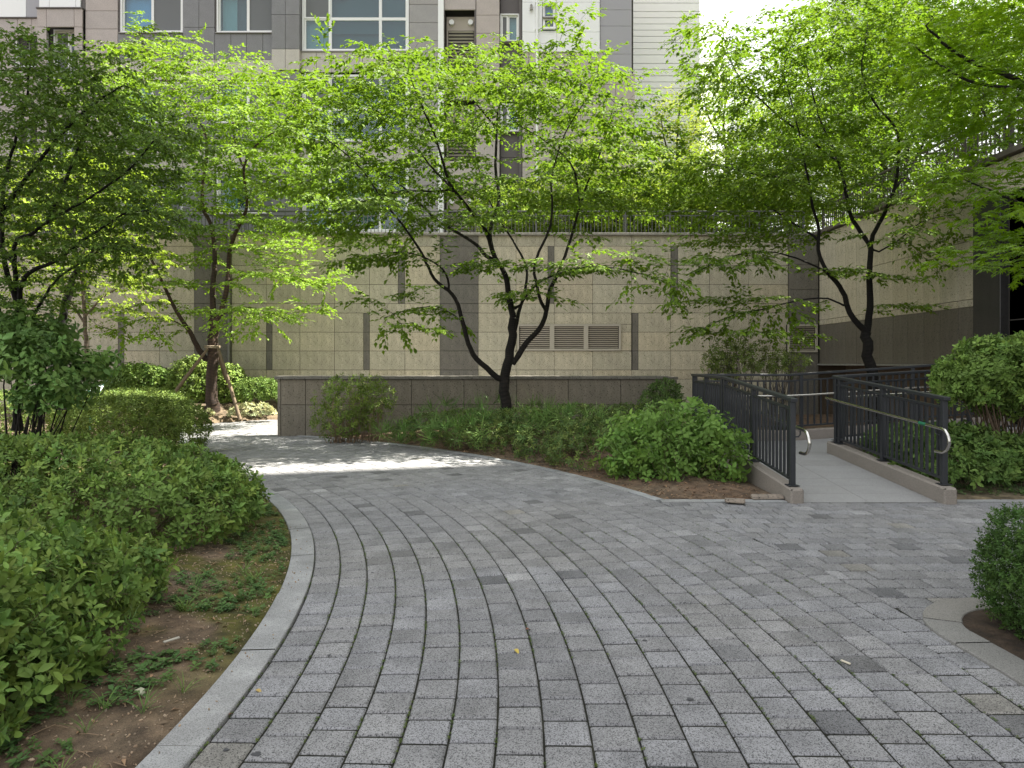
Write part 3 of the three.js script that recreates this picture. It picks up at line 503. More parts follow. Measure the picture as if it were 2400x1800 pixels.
// ---------------------------------------------------------------- apartment building
{
  const BD = 24, bx = (px) => (px - CX) / F * BD, by = (py) => EYE - (py - HZ) / F * BD, r = rng(65);
  const B = thing('apartment_building', 'stone clad apartment block with white framed windows above the back wall', 'building');
  const pink = shades([0.5, 0.44, 0.41], 5, 0.04, 66, (c) => stone(c, T.fine, 0.8)), gray = shades([0.235, 0.23, 0.235], 5, 0.06, 67, (c) => stone(c, T.fine, 0.7)), mid = shades([0.38, 0.36, 0.35], 4, 0.05, 68, (c) => stone(c, T.fine, 0.75)), light = shades([0.54, 0.5, 0.45], 4, 0.04, 69, (c) => stone(c, T.fine, 0.8));
  const any = (a) => a[r() * a.length | 0];
  const P = (n, a, c, b, d, m, off = 0, t = 0.06, g = 0.012) => panelAt(B, n, bx(a), by(d), bx(b), by(c), BD + off, m, t, g);
  const BOT = 592;
  put('core', boxGeo((bx(-200) + bx(1490)) / 2, 10, -BD - 2.5, bx(1490) - bx(-200), 14.6, 4), std([0.06, 0.055, 0.05], 1), B);
  put('upper_wall', boxGeo((bx(-200) + bx(1480)) / 2, 30.5, -BD - 2.6, bx(1480) - bx(-200), 26, 5.0), stone([0.4, 0.36, 0.34], T.fine), B);
  function win(a, c, b, d, parts, off = 0.1, fw = 4) {               // outer frame, then panes [x0, y0, x1, y1, curtain, screen] as fractions
    const W = new THREE.Group(); W.name = 'window'; B.add(W);
    const x0 = bx(a), x1 = bx(b), y0 = by(d), y1 = by(c), z = -BD - off, w = fw * BD / F, f = new MB();
    f.box(V((x0 + x1) / 2, y1 - w / 2, z), x1 - x0, w, 0.16, undefined, 0.004); f.box(V((x0 + x1) / 2, y0 + w / 2, z), x1 - x0, w, 0.16, undefined, 0.004);
    f.box(V(x0 + w / 2, (y0 + y1) / 2, z), w, y1 - y0 - 2 * w, 0.15, undefined, 0.004); f.box(V(x1 - w / 2, (y0 + y1) / 2, z), w, y1 - y0 - 2 * w, 0.15, undefined, 0.004);
    put('frame', f.geo(), M.frame, W);
    for (const [u0, v0, u1, v1, cur, scr] of parts) {
      const p0 = lerp(x0 + w, x1 - w, u0), p1 = lerp(x0 + w, x1 - w, u1), q0 = lerp(y0 + w, y1 - w, v0), q1 = lerp(y0 + w, y1 - w, v1), s = 0.05, zz = z - (scr ? 0.0 : 0.03), k = new MB();
      k.box(V((p0 + p1) / 2, q1 - s / 2, zz), p1 - p0, s, 0.06); k.box(V((p0 + p1) / 2, q0 + s / 2, zz), p1 - p0, s, 0.06); k.box(V(p0 + s / 2, (q0 + q1) / 2, zz), s, q1 - q0 - 2 * s, 0.06); k.box(V(p1 - s / 2, (q0 + q1) / 2, zz), s, q1 - q0 - 2 * s, 0.06);
      put('sash', k.geo(), M.frame, W);
      put(scr ? 'insect_screen' : 'pane', boxGeo((p0 + p1) / 2, (q0 + q1) / 2, zz, p1 - p0 - 2 * s, q1 - q0 - 2 * s, 0.008), scr ? M.screen : M.pane, W);
      if (!scr) {
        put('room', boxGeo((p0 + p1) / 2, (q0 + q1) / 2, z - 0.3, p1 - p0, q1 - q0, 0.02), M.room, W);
        const h = cur[1] ?? 1, x = cur[2] ?? 0, y = cur[3] ?? 1; put('curtain', boxGeo(lerp(p0, p1, (x + y) / 2), q1 - (q1 - q0) * h / 2, z - 0.2, (p1 - p0) * (y - x), (q1 - q0) * h, 0.015), cur[0], W);  // a blue sheet here is painted sky reflection rather than fabric
      }
    }
    put('sill', boxGeo((x0 + x1) / 2, y0 - 0.025, z + 0.06, x1 - x0 + 0.02, 0.035, 0.22, 0.004), std([0.3, 0.28, 0.27], 0.6), W);
    return W;
  }
  for (let k = -1; k <= 2; k++) {
    const o = 212 * k, cl = (y) => Math.min(y, BOT);
    if (o - 24 > BOT) break;
    // far left bays
    for (let j = 0; j < 5; j++) { const c = o + 30 + j * 42.4, d = cl(c + 42.4); if (k < 0) continue; if (j === 1 || j === 2) { P('cladding_panel', -100, c, -30, d, any(pink), 0.35); P('cladding_panel', -30, c, 15, d, any(pink), 0.35); } else for (const q of [-100, -36, 24, 58]) P('cladding_panel', q, c, q === -100 ? -36 : q === -36 ? 24 : q === 24 ? 58 : 92, d, any(pink), 0.35); }
    if (k >= 0) { win(15, o + 62, 92, Math.min(o + 146, BOT), [[0, 0, 0.36, 1, [M.curtainPale]], [0.36, 0, 0.75, 1, [M.curtainPale]], [0.75, 0, 1, 1, [M.curtain]]], 0.5);
      for (let j = 0; j < 5; j++) { const c = o + 22 + j * 42.4 + (j ? 2 : 0), d = cl(o + 22 + (j + 1) * 42.4 + 2), win2 = j >= 1 && j <= 3; P('cladding_panel', 91, c, 113, d, any(pink), -0.1); P('cladding_panel', 178, c, 197, d, any(pink), -0.1); if (!win2) P('cladding_panel', 113, c, 178, d, any(pink), -0.1); }
      win(113, o + 60, 178, cl(o + 186), [[0, 0, 0.56, 1, [M.curtainPale], true], [0.56, 0, 1, 1, [M.curtainPale, 0.6]]], 0.35); P('dark_reveal', 197, o, 200, cl(o + 212), M.brown, 0.06); }
    for (let j = 0; j < 5; j++) P('cladding_panel', 200, o - 17 + j * 42.4, 276, cl(o - 17 + (j + 1) * 42.4), any(pink));
    // bay with two windows
    const win1 = (a, b, cA, cB) => win(a, o - 22, b, o + 76, [[0, 0, 0.5, 1, cA], [0.5, 0, 1, 1, cB, true]], 0.12);
    if (o + 76 < BOT) {
      win1(280, 428, [k === 0 ? M.paintedSky : M.curtain, 1], [M.curtain]); win1(506, 652, [M.curtain, 1, 0.05, 0.55], [M.curtain]);  // left pane of one storey: reflected sky painted as blue backing
      P('dark_reveal', 276, o - 24, 280, o + 78, M.brown, 0.03); P('dark_reveal', 503, o - 24, 506, o + 78, M.brown, 0.03);
      const cs = [276, 315, 352, 390, 428, 466, 503, 541, 578, 616, 641];
      for (let i = 0; i + 1 < cs.length; i++) {
        const wall = cs[i] >= 428 && cs[i] < 503;
        if (wall) { P('grey_panel', cs[i], o - 24, cs[i + 1], o + 64, any(gray)); P('grey_panel', cs[i], o + 64, cs[i + 1], cl(o + 140), any(gray)); } else P('spandrel_panel', cs[i], o + 79, cs[i + 1], cl(o + 140), any(gray));
        P('pale_panel', cs[i], o + 140, cs[i + 1], cl(o + 188), any(light), -0.01);
      }
    }
    // pier and living room window
    for (const [a, b] of [[641, 673], [673, 706]]) { P('pier_panel', a, o - 40, b, o + 41, any(gray), -0.2, 0.26); P('pier_panel', a, o + 41, b, cl(o + 121), any(gray), -0.2, 0.26); P('pier_panel', a, o + 121, b, cl(o + 170), any(light), -0.2, 0.26); }
    if (o + 121 < BOT + 20) win(707, o - 38, 958, cl(o + 120), [[0, 0, 0.25, 0.5, [M.curtain]], [0, 0.5, 0.25, 1, [M.curtain], true], [0.25, 0, 0.74, 0.5, [M.room, 0.4]], [0.25, 0.5, 0.74, 1, [M.room, 0.3, 0, 0.3]], [0.74, 0, 1, 0.5, [M.room]], [0.74, 0.5, 1, 1, [M.room]]], 0.1, 5);
    for (let i = 0; i < 7; i++) P('pale_panel', 706 + i * 36, o + 123, 706 + (i + 1) * 36, cl(o + 170), any(light), -0.03);
    // louvre bay
    for (let j = 0; j < 5; j++) P('grey_panel', 959, o - 32 + j * 42.4, 1027, cl(o - 32 + (j + 1) * 42.4), any(mid));
    for (const a of [1041]) { P('cladding_panel', a, o - 47, 1115, Math.min(o + 23, BOT), any(pink), 0); }
    if (o + 165 < BOT + 60) {
      const L = new THREE.Group(); L.name = 'louvre_door'; B.add(L); const x0 = bx(1045), x1 = bx(1113), yb = by(Math.min(o + 165, BOT));
      put('panel', boxGeo((x0 + x1) / 2, (by(o + 30) + yb) / 2, -BD - 0.3, x1 - x0, by(o + 30) - yb, 0.03), M.tan, L);
      for (const q of [1057, 1102]) { const c = put('vent_cap', new THREE.CylinderGeometry(0.088, 0.1, 0.1, 20).rotateX(Math.PI / 2), M.frame, L); c.position.set(bx(q), by(o + 45), -BD - 0.24); }
      put('opening', boxGeo((bx(1049) + bx(1110)) / 2, (by(o + 63) + by(o + 161)) / 2, -BD - 0.283, bx(1110) - bx(1049), by(o + 63) - by(o + 161), 0.01), M.louverDark, L);
      for (let j = 0; j < 12; j++) put('slat', new MB().box(V((bx(1050) + bx(1109)) / 2, by(o + 67 + j * 8), -BD - 0.25), bx(1109) - bx(1050), 0.055, 0.012, [V(1, 0, 0), V(0, 0.8, 0.6), V(0, -0.6, 0.8)]).geo(), M.louver, L);
      for (const q of [1041, 1115]) P('dark_reveal', q - 3, o + 23, q + 1, o + 165, M.brown, 0.0, 0.3, 0);
    }
    for (let j = 0; j < 5; j++) P('cladding_panel', 1116, o - 7 + j * 42.4, 1171, cl(o - 7 + (j + 1) * 42.4), any(pink));
    P('brown_panel', 1172, o - 60, 1223, o + 26, M.brown, 0.25); if (o + 150 < BOT) win(1172, o + 27, 1217, o + 93, [[0, 0, 0.4, 1, [M.curtain], true], [0.4, 0, 1, 1, [M.blind]]], 0.22, 3); P('brown_panel', 1172, o + 94, 1223, cl(o + 152), M.brown, 0.25); P('dark_reveal', 1217, o - 20, 1223, cl(o + 192), M.brown, 0.0, 0.3, 0);
  }
  for (const [a, b, m, t] of [[-100, -20, M.white, 30], [-20, 44, M.white, 30], [44, 91, M.greyPanel, 30]]) { P('metal_panel', a, -60, b, t, m, 0.36); P('metal_panel', a, -236, b, -60, m, 0.36); }
  for (const [a, b] of [[94, 118], [118, 180], [180, 191]]) P('metal_panel', a, -236, b, 22, M.white, -0.06); P('metal_panel', 191, -236, 200, 22, M.brown, 0); P('ledge', 90, 21, 198, 24, M.brown, -0.14, 0.2, 0); P('ledge', -100, 29, 92, 31.5, M.brown, 0.3, 0.1, 0);
  P('white_duct', 1027.5, -240, 1040.5, BOT, M.white, -0.12, 0.3, 0);
  const ys = [-236, -150, -65, 5, 75, 125];
  for (let j = 0; j + 1 < ys.length; j++) for (const [a, b] of [[1224, 1256], [1256, 1305], [1305, 1406]]) for (const q of minus([bx(a), by(ys[j + 1]), bx(b), by(ys[j])], [bx(1271), by(72), bx(1303), by(5)])) panelAt(B, 'metal_panel', ...q, BD, M.white, 0.06, 0.008);
  win(1272, 6, 1302, 42, [[0, 0, 1, 1, [M.paintedSky, 0.6]]], 0.06, 2.5);  // same blue sky reflection painted behind the small pane
  const aw = new THREE.Group(); aw.name = 'awning_window'; B.add(aw); aw.position.set(bx(1287), by(43), -BD - 0.02); aw.rotation.x = -0.2;
  { const w = bx(1302) - bx(1272), h = by(43) - by(71), f = new MB(); f.box(V(0, -0.04, 0), w, 0.08, 0.06, undefined, 0.004); f.box(V(0, -h + 0.04, 0), w, 0.08, 0.06, undefined, 0.004); f.box(V(-w / 2 + 0.04, -h / 2, 0), 0.08, h - 0.16, 0.06); f.box(V(w / 2 - 0.04, -h / 2, 0), 0.08, h - 0.16, 0.06); put('sash', f.geo(), M.frame, aw); put('pane', boxGeo(0, -h / 2, 0, w - 0.16, h - 0.16, 0.008), M.pane, aw); }
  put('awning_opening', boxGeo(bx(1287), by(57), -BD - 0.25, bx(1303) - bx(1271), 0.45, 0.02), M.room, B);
  put('rain_pipe', new MB().tube([V(bx(1258.5), by(-236), -BD + 0.09), V(bx(1258.5), by(BOT), -BD + 0.09)], 0.045, 10).geo(), M.white, B);
  for (const y of [-60, 8, 70, 190, 310]) put('pipe_clip', boxGeo(bx(1258.5), by(y), -BD + 0.06, 0.14, 0.05, 0.12, 0.004), M.white, B);
  const rows2 = [125, 165, 197, 233, 273, 313, 353, 393, 433, 473, 513, 553, BOT];
  for (let j = 0; j + 1 < rows2.length; j++) { for (const [a, b] of [[1224, 1300], [1300, 1360], [1360, 1413]]) P('base_panel', a, rows2[j], b, rows2[j + 1], any(pink), -0.08, 0.1); if (j > 1) for (const [a, b] of [[1413, 1443], [1443, 1489]]) P('base_panel', a, rows2[j], b, rows2[j + 1], any(pink), 0.02); }
  for (const [a, b] of [[1413, 1443], [1443, 1489]]) P('base_panel', a, 174, b, 197, any(pink), 0.02);
  P('ledge', 1222, 123.5, 1414, 126, M.tan, -0.1, 0.12, 0); P('ledge', 1413, 172.5, 1490, 175, M.tan, 0.0, 0.12, 0);
  const gy = [-236, -140, -60, 21, 59, 125, 173]; for (let j = 0; j + 1 < gy.length; j++) P('metal_panel', 1407, gy[j], 1481, gy[j + 1], M.greyPanel, 0.06, 0.06, 0.008);
  const lamp = thing('wall_lamp', 'small grey wall lamp on the white panels beside the rain pipe', 'lamp', [bx(1245), by(17), -BD + 0.06]);
  put('bracket', boxGeo(0, 0.02, -0.03, 0.05, 0.1, 0.08, 0.006), std([0.25, 0.24, 0.22], 0.5), lamp); put('body', new THREE.CylinderGeometry(0.04, 0.055, 0.16, 14).translate(0, -0.06, 0.03), std([0.3, 0.28, 0.25], 0.45), lamp); put('cap', new THREE.ConeGeometry(0.05, 0.06, 14).translate(0, 0.05, 0.03), std([0.25, 0.24, 0.22], 0.5), lamp);
}
{ // white siding wing further back, and its sunlit return
  const D = 31, sx = (px) => (px - CX) / F * D, sy = (py) => EYE - (py - HZ) / F * D, t = thing('white_wing', 'white wing with narrow horizontal siding behind the stone building', 'building');
  const ms = shades([0.86, 0.87, 0.89], 3, 0.01, 71, (c) => std(c, 0.55));
  let y = 600, k = 0; while (y > -220) { const h = k % 8 === 6 ? 20 : 14.5; const o = put('siding_board', cbox(sx(1640) - sx(1478), h * D / F - 0.022, 0.05, 0.004), ms[k % 3], t); o.position.set((sx(1640) + sx(1478)) / 2, sy(y - h / 2), -D - 0.03); const o2 = put('return_board', cbox(2.6, h * D / F - 0.022, 0.05, 0.004), ms[k % 3], t); o2.position.set(sx(1640) + 0.9, sy(y - h / 2), -D - 0.93); o2.rotation.y = Math.PI / 4; y -= h; k++; }
  put('core', boxGeo((sx(1640) + sx(1478)) / 2, 14, -D - 1.2, sx(1640) - sx(1478) - 0.1, 18, 2.2), std([0.4, 0.4, 0.42], 0.9), t);
  const far = thing('distant_tower', 'pale distant tower seen through the leaves at the top right', 'building', [63, 0, -124]);
  put('wall', boxGeo(0, 34, 0, 10, 68, 8), std([0.85, 0.87, 0.9], 0.7), far); for (let k = 0; k < 5; k++) put('window_band', boxGeo(0, 56 + k * 2.8 - 4, 4.02, 8, 1.2, 0.1), std([0.2, 0.3, 0.4], 0.3), far);
}
{ // the tower that shades the near part of the court stands outside the frame
  const t = thing('apartment_tower', 'tall apartment tower at the right beyond the garden whose shadow falls on the path', 'building', [31, 0, 4]);
  put('wall', boxGeo(0, 24, 0, 18, 48, 42.6), std([0.55, 0.53, 0.5], 0.8), t);
  for (let f = 0; f < 8; f++) for (let k = 0; k < 5; k++) put('window', boxGeo(-9.02, 6 + f * 3, -16 + k * 8, 0.1, 1.5, 3), std([0.05, 0.07, 0.08], 0.1), t);
}
struct('terrace', boxGeo(-4, 5.3, -26, 40, 0.16, 9), std([0.16, 0.14, 0.11], 1, { map: T.soil }), 'planted terrace behind the top of the retaining wall');
struct('garden_slope', (() => { const b = new MB(); const f = (a, c, d, e) => b.face([a, c, d, e], V(0, -99, 0)); f(V(9.5, 5.35, -8), V(9.5, 5.35, -30), V(40, 9, -30), V(40, 9, -8)); f(V(9.5, 5.35, -30), V(9.5, 5.35, -60), V(60, 9, -60), V(40, 9, -30)); return b.geo(); })(), std([0.1, 0.11, 0.04], 1, { map: T.soil }), 'garden slope rising behind the right side wall');
// ---------------------------------------------------------------- leaves
function leafGeo(len, wid, fold = 0.18, droop = 0.12, rows = 1) {    // along +z from the stalk, upper side +y
  const p = [0, 0, 0], i = [], prof = rows === 1 ? [[0.42, 1]] : [[0.28, 0.86], [0.55, 1], [0.8, 0.6]];
  for (const [t, w] of prof) { const y = -droop * len * t * t; p.push(-wid / 2 * w, y + fold * wid * w, len * t, 0, y, len * t, wid / 2 * w, y + fold * wid * w, len * t); }
  p.push(0, -droop * len, len); const n = prof.length, tip = 1 + n * 3;
  i.push(0, 2, 1, 0, 3, 2); for (let k = 0; k + 1 < n; k++) { const a = 1 + k * 3, b = a + 3; i.push(a, a + 1, b, a + 1, b + 1, b, a + 1, a + 2, b + 1, a + 2, b + 2, b + 1); }
  const l = 1 + (n - 1) * 3; i.push(l, l + 1, tip, l + 1, l + 2, tip);
  const g = new THREE.BufferGeometry(); g.setAttribute('position', new THREE.Float32BufferAttribute(p, 3)); g.setAttribute('uv', new THREE.Float32BufferAttribute(p.length / 3 * 2, 2)); g.setIndex(i); g.computeVertexNormals(); return g;
}
function mapleGeo(s) {
  const p = [0, 0, 0.22 * s], i = [], tips = [[-2.35, 0.42], [-1.55, 0.72], [-0.78, 0.95], [0, 1.05], [0.78, 0.95], [1.55, 0.72], [2.35, 0.42]]; const ring = [];
  tips.forEach(([a, r], k) => { const add = (aa, rr, y) => ring.push([Math.sin(aa) * rr * s * 0.62, y * s, 0.22 * s + Math.cos(aa) * rr * s * 0.62]); add(a - 0.16, r * 0.62, 0.03); add(a, r, -0.07); add(a + 0.16, r * 0.62, 0.03); if (k < 6) add((a + tips[k + 1][0]) / 2, 0.3, 0.0); });
  ring.push([0, 0, 0]); ring.forEach((q) => p.push(...q)); const n = ring.length; for (let k = 0; k < n; k++) i.push(0, 1 + k, 1 + (k + 1) % n);
  const g = new THREE.BufferGeometry(); g.setAttribute('position', new THREE.Float32BufferAttribute(p, 3)); g.setAttribute('uv', new THREE.Float32BufferAttribute(p.length / 3 * 2, 2)); g.setIndex(i.map((_, k) => i[k - k % 3 + [0, 2, 1][k % 3]])); g.computeVertexNormals(); return g;
}
function place(geo, mats) { const g = geo.clone(); g.applyMatrix4(mats); return g; }
const frameM = new THREE.Matrix4();
function pose(pos, dir, nrm, s = 1) {
  const z = dir.clone().normalize(), y = nrm.clone().addScaledVector(z, -nrm.dot(z)); if (y.lengthSq() < 1e-5) y.set(z.y, z.z, z.x).addScaledVector(z, -(z.y * z.x + z.z * z.y + z.x * z.z)); y.normalize();
  const x = y.clone().cross(z); return new THREE.Matrix4().makeBasis(x.multiplyScalar(s), y.multiplyScalar(s), z.multiplyScalar(s)).setPosition(pos);
}
function instances(name, geo, m, list, parent, kind = 'stuff') {     // list: { m: Matrix4, c: Color }
  const o = new THREE.InstancedMesh(geo, m, list.length); o.name = name; list.forEach((q, k) => { o.setMatrixAt(k, q.m); o.setColorAt(k, q.c); });
  o.castShadow = o.receiveShadow = true; if (kind) o.userData.kind = kind; parent.add(o); return o;
}
const rv = (r) => V(r() * 2 - 1, r() * 2 - 1, r() * 2 - 1);
function tone(r, spread = 0.25, warmth = 0.25) { const k = 1 + spread * (r() * 2 - 1), w = warmth * (r() - 0.4); return lin(k * (1 + w), k * (1 + w * 0.25), k * (1 - w * 0.3)); }

// ---------------------------------------------------------------- trees: limbs drawn by hand, twigs grown towards points in the crown
// limbs: { from: [limb, share], pts: [[px, py, distance]...], r: [start, end] }; blobs: [px, py, half width px, half height px, distance, half depth m, weight]
function tree(o) {
  const r = rng(o.seed), t = thing(o.name, o.label, 'tree', o.root.toArray(), o.group), org = o.root, nodes = [];
  const add = (p, par, limb, rad = 0) => { nodes.push({ p, par, limb, rad, kids: 0, dir: par >= 0 ? p.clone().sub(nodes[par].p).normalize() : V(0, 1, 0) }); return nodes.length - 1; };
  const step = o.step ?? 0.2;
  o.limbs.forEach((L, li) => {
    const pts = L.pts.map(([a, b, d]) => at(a, b, d)), curve = new THREE.CatmullRomCurve3(pts, false, 'centripetal'), n = Math.max(2, Math.round(curve.getLength() / step)); let par = -1, k0 = 0;
    if (li) { let best = 1e9; nodes.forEach((q, k) => { if (L.on !== undefined && q.limb !== L.on) return; const d = q.p.distanceTo(pts[0]); if (d < best) { best = d; par = k; } }); k0 = best < step * 0.5 ? 1 : 0; }
    for (let k = k0; k <= n; k++) { const p = curve.getPoint(k / n); if (k > 0 && k < n) p.addScaledVector(rv(r), 0.005 + L.r[1] * 0.25); par = add(p, par, li, (o.slim ?? 1) * lerp(L.r[0], L.r[1], Math.pow(k / n, 0.8))); }
  });
  const att = []; let W = 0; for (const b of o.blobs) W += b[2] * b[3] * (b[6] ?? 1) * b[4] * b[4];
  const N = o.points ?? 1500, tiers = o.tiers ?? 0;
  let hub = null;
  for (const b of o.blobs) { const n = Math.round(N * b[2] * b[3] * (b[6] ?? 1) * b[4] * b[4] / W); for (let k = 0; k < n; k++) { let q; do q = rv(r); while (q.lengthSq() > 1 || q.lengthSq() < r() * 0.35); const s = b[4] / F, c = at(b[0], b[1], b[4]); const p = V(c.x + q.x * b[2] * s, c.y + q.y * b[3] * s, c.z + q.z * b[5]); if (o.clump) { const [cn, cr] = o.clump; if (k % cn && hub) p.copy(hub).add(V((r() - 0.5) * 2 * cr, (r() - 0.5) * 0.45 * cr, (r() - 0.5) * 2 * cr)); else hub = p.clone(); } if (tiers) p.y = lerp(p.y, Math.round(p.y / tiers + 0.35 * Math.sin(p.x * 1.3 + p.z)) * tiers, 0.72); att.push({ p, near: -1, d: 1e9 }); } }
  const infl = o.infl ?? 2.2, kill = o.kill ?? 0.3; let from = 0;
  for (let it = 0; it < 70 && att.length; it++) {
    const end = nodes.length;
    for (const a of att) for (let k = from; k < end; k++) { if (nodes[k].trunk) continue; const d = a.p.distanceToSquared(nodes[k].p); if (d < a.d) { a.d = d; a.near = k; } }
    from = end; const pull = new Map();
    for (const a of att) if (a.d < infl * infl * (it < 12 ? 9 : 1)) { const q = nodes[a.near]; if (!pull.has(a.near)) pull.set(a.near, V(0, 0, 0)); pull.get(a.near).add(a.p.clone().sub(q.p).normalize()); }
    for (const [k, d] of pull) { const q = nodes[k]; if (q.kids > 3) continue; d.normalize().addScaledVector(q.dir, 0.35).addScaledVector(rv(r), 0.28); d.y += o.lift ?? 0; d.normalize(); add(q.p.clone().addScaledVector(d, step * (0.8 + 0.4 * r())), k, q.limb); q.kids++; }
    for (let k = att.length - 1; k >= 0; k--) { const a = att[k]; let hit = a.d < kill * kill; for (let m = end; m < nodes.length && !hit; m++) hit = a.p.distanceToSquared(nodes[m].p) < kill * kill; if (hit) att.splice(k, 1); }
    if (nodes.length > (o.most ?? 6000)) break;
  }
  // radii by the pipe rule, thickest child continues the limb
  const ex = 2.4, sum = new Float64Array(nodes.length), next = new Int32Array(nodes.length).fill(-1), thick = new Float64Array(nodes.length), tipR = o.tip ?? 0.0032;
  for (let k = nodes.length - 1; k >= 0; k--) { const q = nodes[k]; q.grown = sum[k] ? Math.pow(sum[k], 1 / ex) : tipR; q.rr = Math.max(q.grown * 0.8, q.rad); if (q.par >= 0) { sum[q.par] += Math.pow(Math.min(q.grown, 0.03), ex); const th = q.rad ? 10 + q.rad : q.rr; if (nodes[q.par].limb === q.limb && th > thick[q.par]) { thick[q.par] = th; next[q.par] = k; } } }
  const isNext = new Uint8Array(nodes.length); next.forEach((k) => { if (k >= 0) isNext[k] = 1; });
  const main = o.limbs.map(() => new MB()), twigs = new MB();
  nodes.forEach((q, k) => {
    if (isNext[k] && q.par >= 0) return;
    const pts = [], rs = []; if (q.par >= 0) { pts.push(nodes[q.par].p.clone().sub(org)); rs.push(Math.min(nodes[q.par].rr * 0.8, q.rr * 1.25)); }
    for (let m = k; m >= 0; m = next[m]) { pts.push(nodes[m].p.clone().sub(org)); rs.push(nodes[m].rr); }
    if (pts.length < 2) return; const big = rs[Math.min(1, rs.length - 1)], lim = nodes[k].rad > 0;
    if (q.par < 0) { const fl = [1.5, 1.18, 1.06]; for (let m = 0; m < Math.min(3, rs.length); m++) rs[m] *= fl[m]; }
    (lim ? main[q.limb] : twigs).tube(pts, rs, lim ? (big > 0.06 ? 14 : 9) : big > 0.012 ? 5 : 3, lim);
  });
  main.forEach((m, k) => { if (m.p.length) put(k ? 'limb' : 'trunk', m.geo(), o.bark ?? M.bark, t); });
  if (twigs.p.length) put('twigs', twigs.geo(), o.twig ?? M.twig, t, 'stuff');
  // leaves on the thin wood, in flat sprays
  const list = [], up = V(0, 1, 0), lp = o.leaf, sp = V(0, 0, 0);
  nodes.forEach((q, k) => {
    if (q.par < 0 || q.rad > 0.02 || q.grown > (lp.wood ?? 0.011)) return;
    const a = nodes[q.par].p, d = q.dir, tip = q.kids === 0, n = tip ? lp.tip : lp.along, L = lp.spray;
    if (lp.bare && r() < lp.bare) return;
    const ns = tip ? lp.tipSprays ?? 3 : lp.sprays ?? 2;
    for (let w = 0; w < ns; w++) {
      const hd = d.clone(); hd.y *= 0.45; hd.y -= lp.droop ?? 0.05; hd.normalize().applyAxisAngle(up, (tip && !w ? 0 : (w % 2 ? 1 : -1) * (0.5 + 0.6 * r())) + (r() - 0.5) * 0.4); hd.addScaledVector(rv(r), 0.12).normalize();
      sp.copy(hd).cross(up).normalize();
      const bright = 0.85 + 0.3 * r(), base = tip ? q.p : a.clone().lerp(q.p, r()), LL = (tip ? L : lp.spray * 0.8) * (0.7 + 0.6 * r());
      for (let j = 0; j < n; j++) {
        const f = (j + r()) / n, side = j % 2 ? 1 : -1, pos = base.clone().addScaledVector(hd, LL * f); pos.addScaledVector(rv(r), lp.loose ?? 0.02);
        pos.y -= LL * LL * f * f * (lp.sag ?? 0.5);
        const dir = hd.clone().multiplyScalar(0.45 + 0.5 * f).addScaledVector(sp, side * (0.75 - 0.4 * f)).addScaledVector(rv(r), 0.3); dir.y -= (lp.hang ?? 0.18) * (0.4 + r());
        const nr = up.clone().addScaledVector(rv(r), lp.tilt ?? 0.45), c = tone(r, lp.spread ?? 0.22, lp.warm ?? 0.2).multiplyScalar(bright);
        list.push({ m: pose(pos.sub(org), dir, nr, lp.size * (0.6 + 0.6 * r())), c });
      }
    }
  });
  instances('crown', lp.geo, lp.mat, list, t);
  t.userData.leafCount = list.length; counts.push([o.name, nodes.length, list.length]);
  return t;
}
const counts = [];

// ---------------------------------------------------------------- shrubs: sprigs on rounded masses
function sprigGeo(kind) {
  const parts = [], r = rng(kind.seed ?? 3), lf = leafGeo(kind.len, kind.wid, kind.fold ?? 0.18, kind.droop ?? 0.15, kind.rows ?? 1), n = kind.n;
  for (let k = 0; k < n; k++) { const a = k * 2.4 + r() * 0.5, f = k / n, el = lerp(kind.el?.[0] ?? 0.1, kind.el?.[1] ?? 1.1, f), h = kind.stem * (0.25 + 0.75 * f), dir = V(Math.cos(a) * Math.cos(el), Math.sin(el), Math.sin(a) * Math.cos(el)), nr = V(-Math.cos(a) * Math.sin(el), Math.cos(el), -Math.sin(a) * Math.sin(el)).addScaledVector(rv(r), 0.25); parts.push(place(lf, pose(V(0, h, 0).addScaledVector(dir, kind.len * 0.12), dir, nr, 0.7 + 0.5 * r()))); }
  return mergeGeometries(parts);
}
function stemGeo(L, rad = 0.0018) { return new MB().tube([V(0, -L * 0.6, 0), V(0.004, L * 0.4, 0), V(0, L, 0)], [rad, rad, rad * 0.5], 3, false).geo(); }
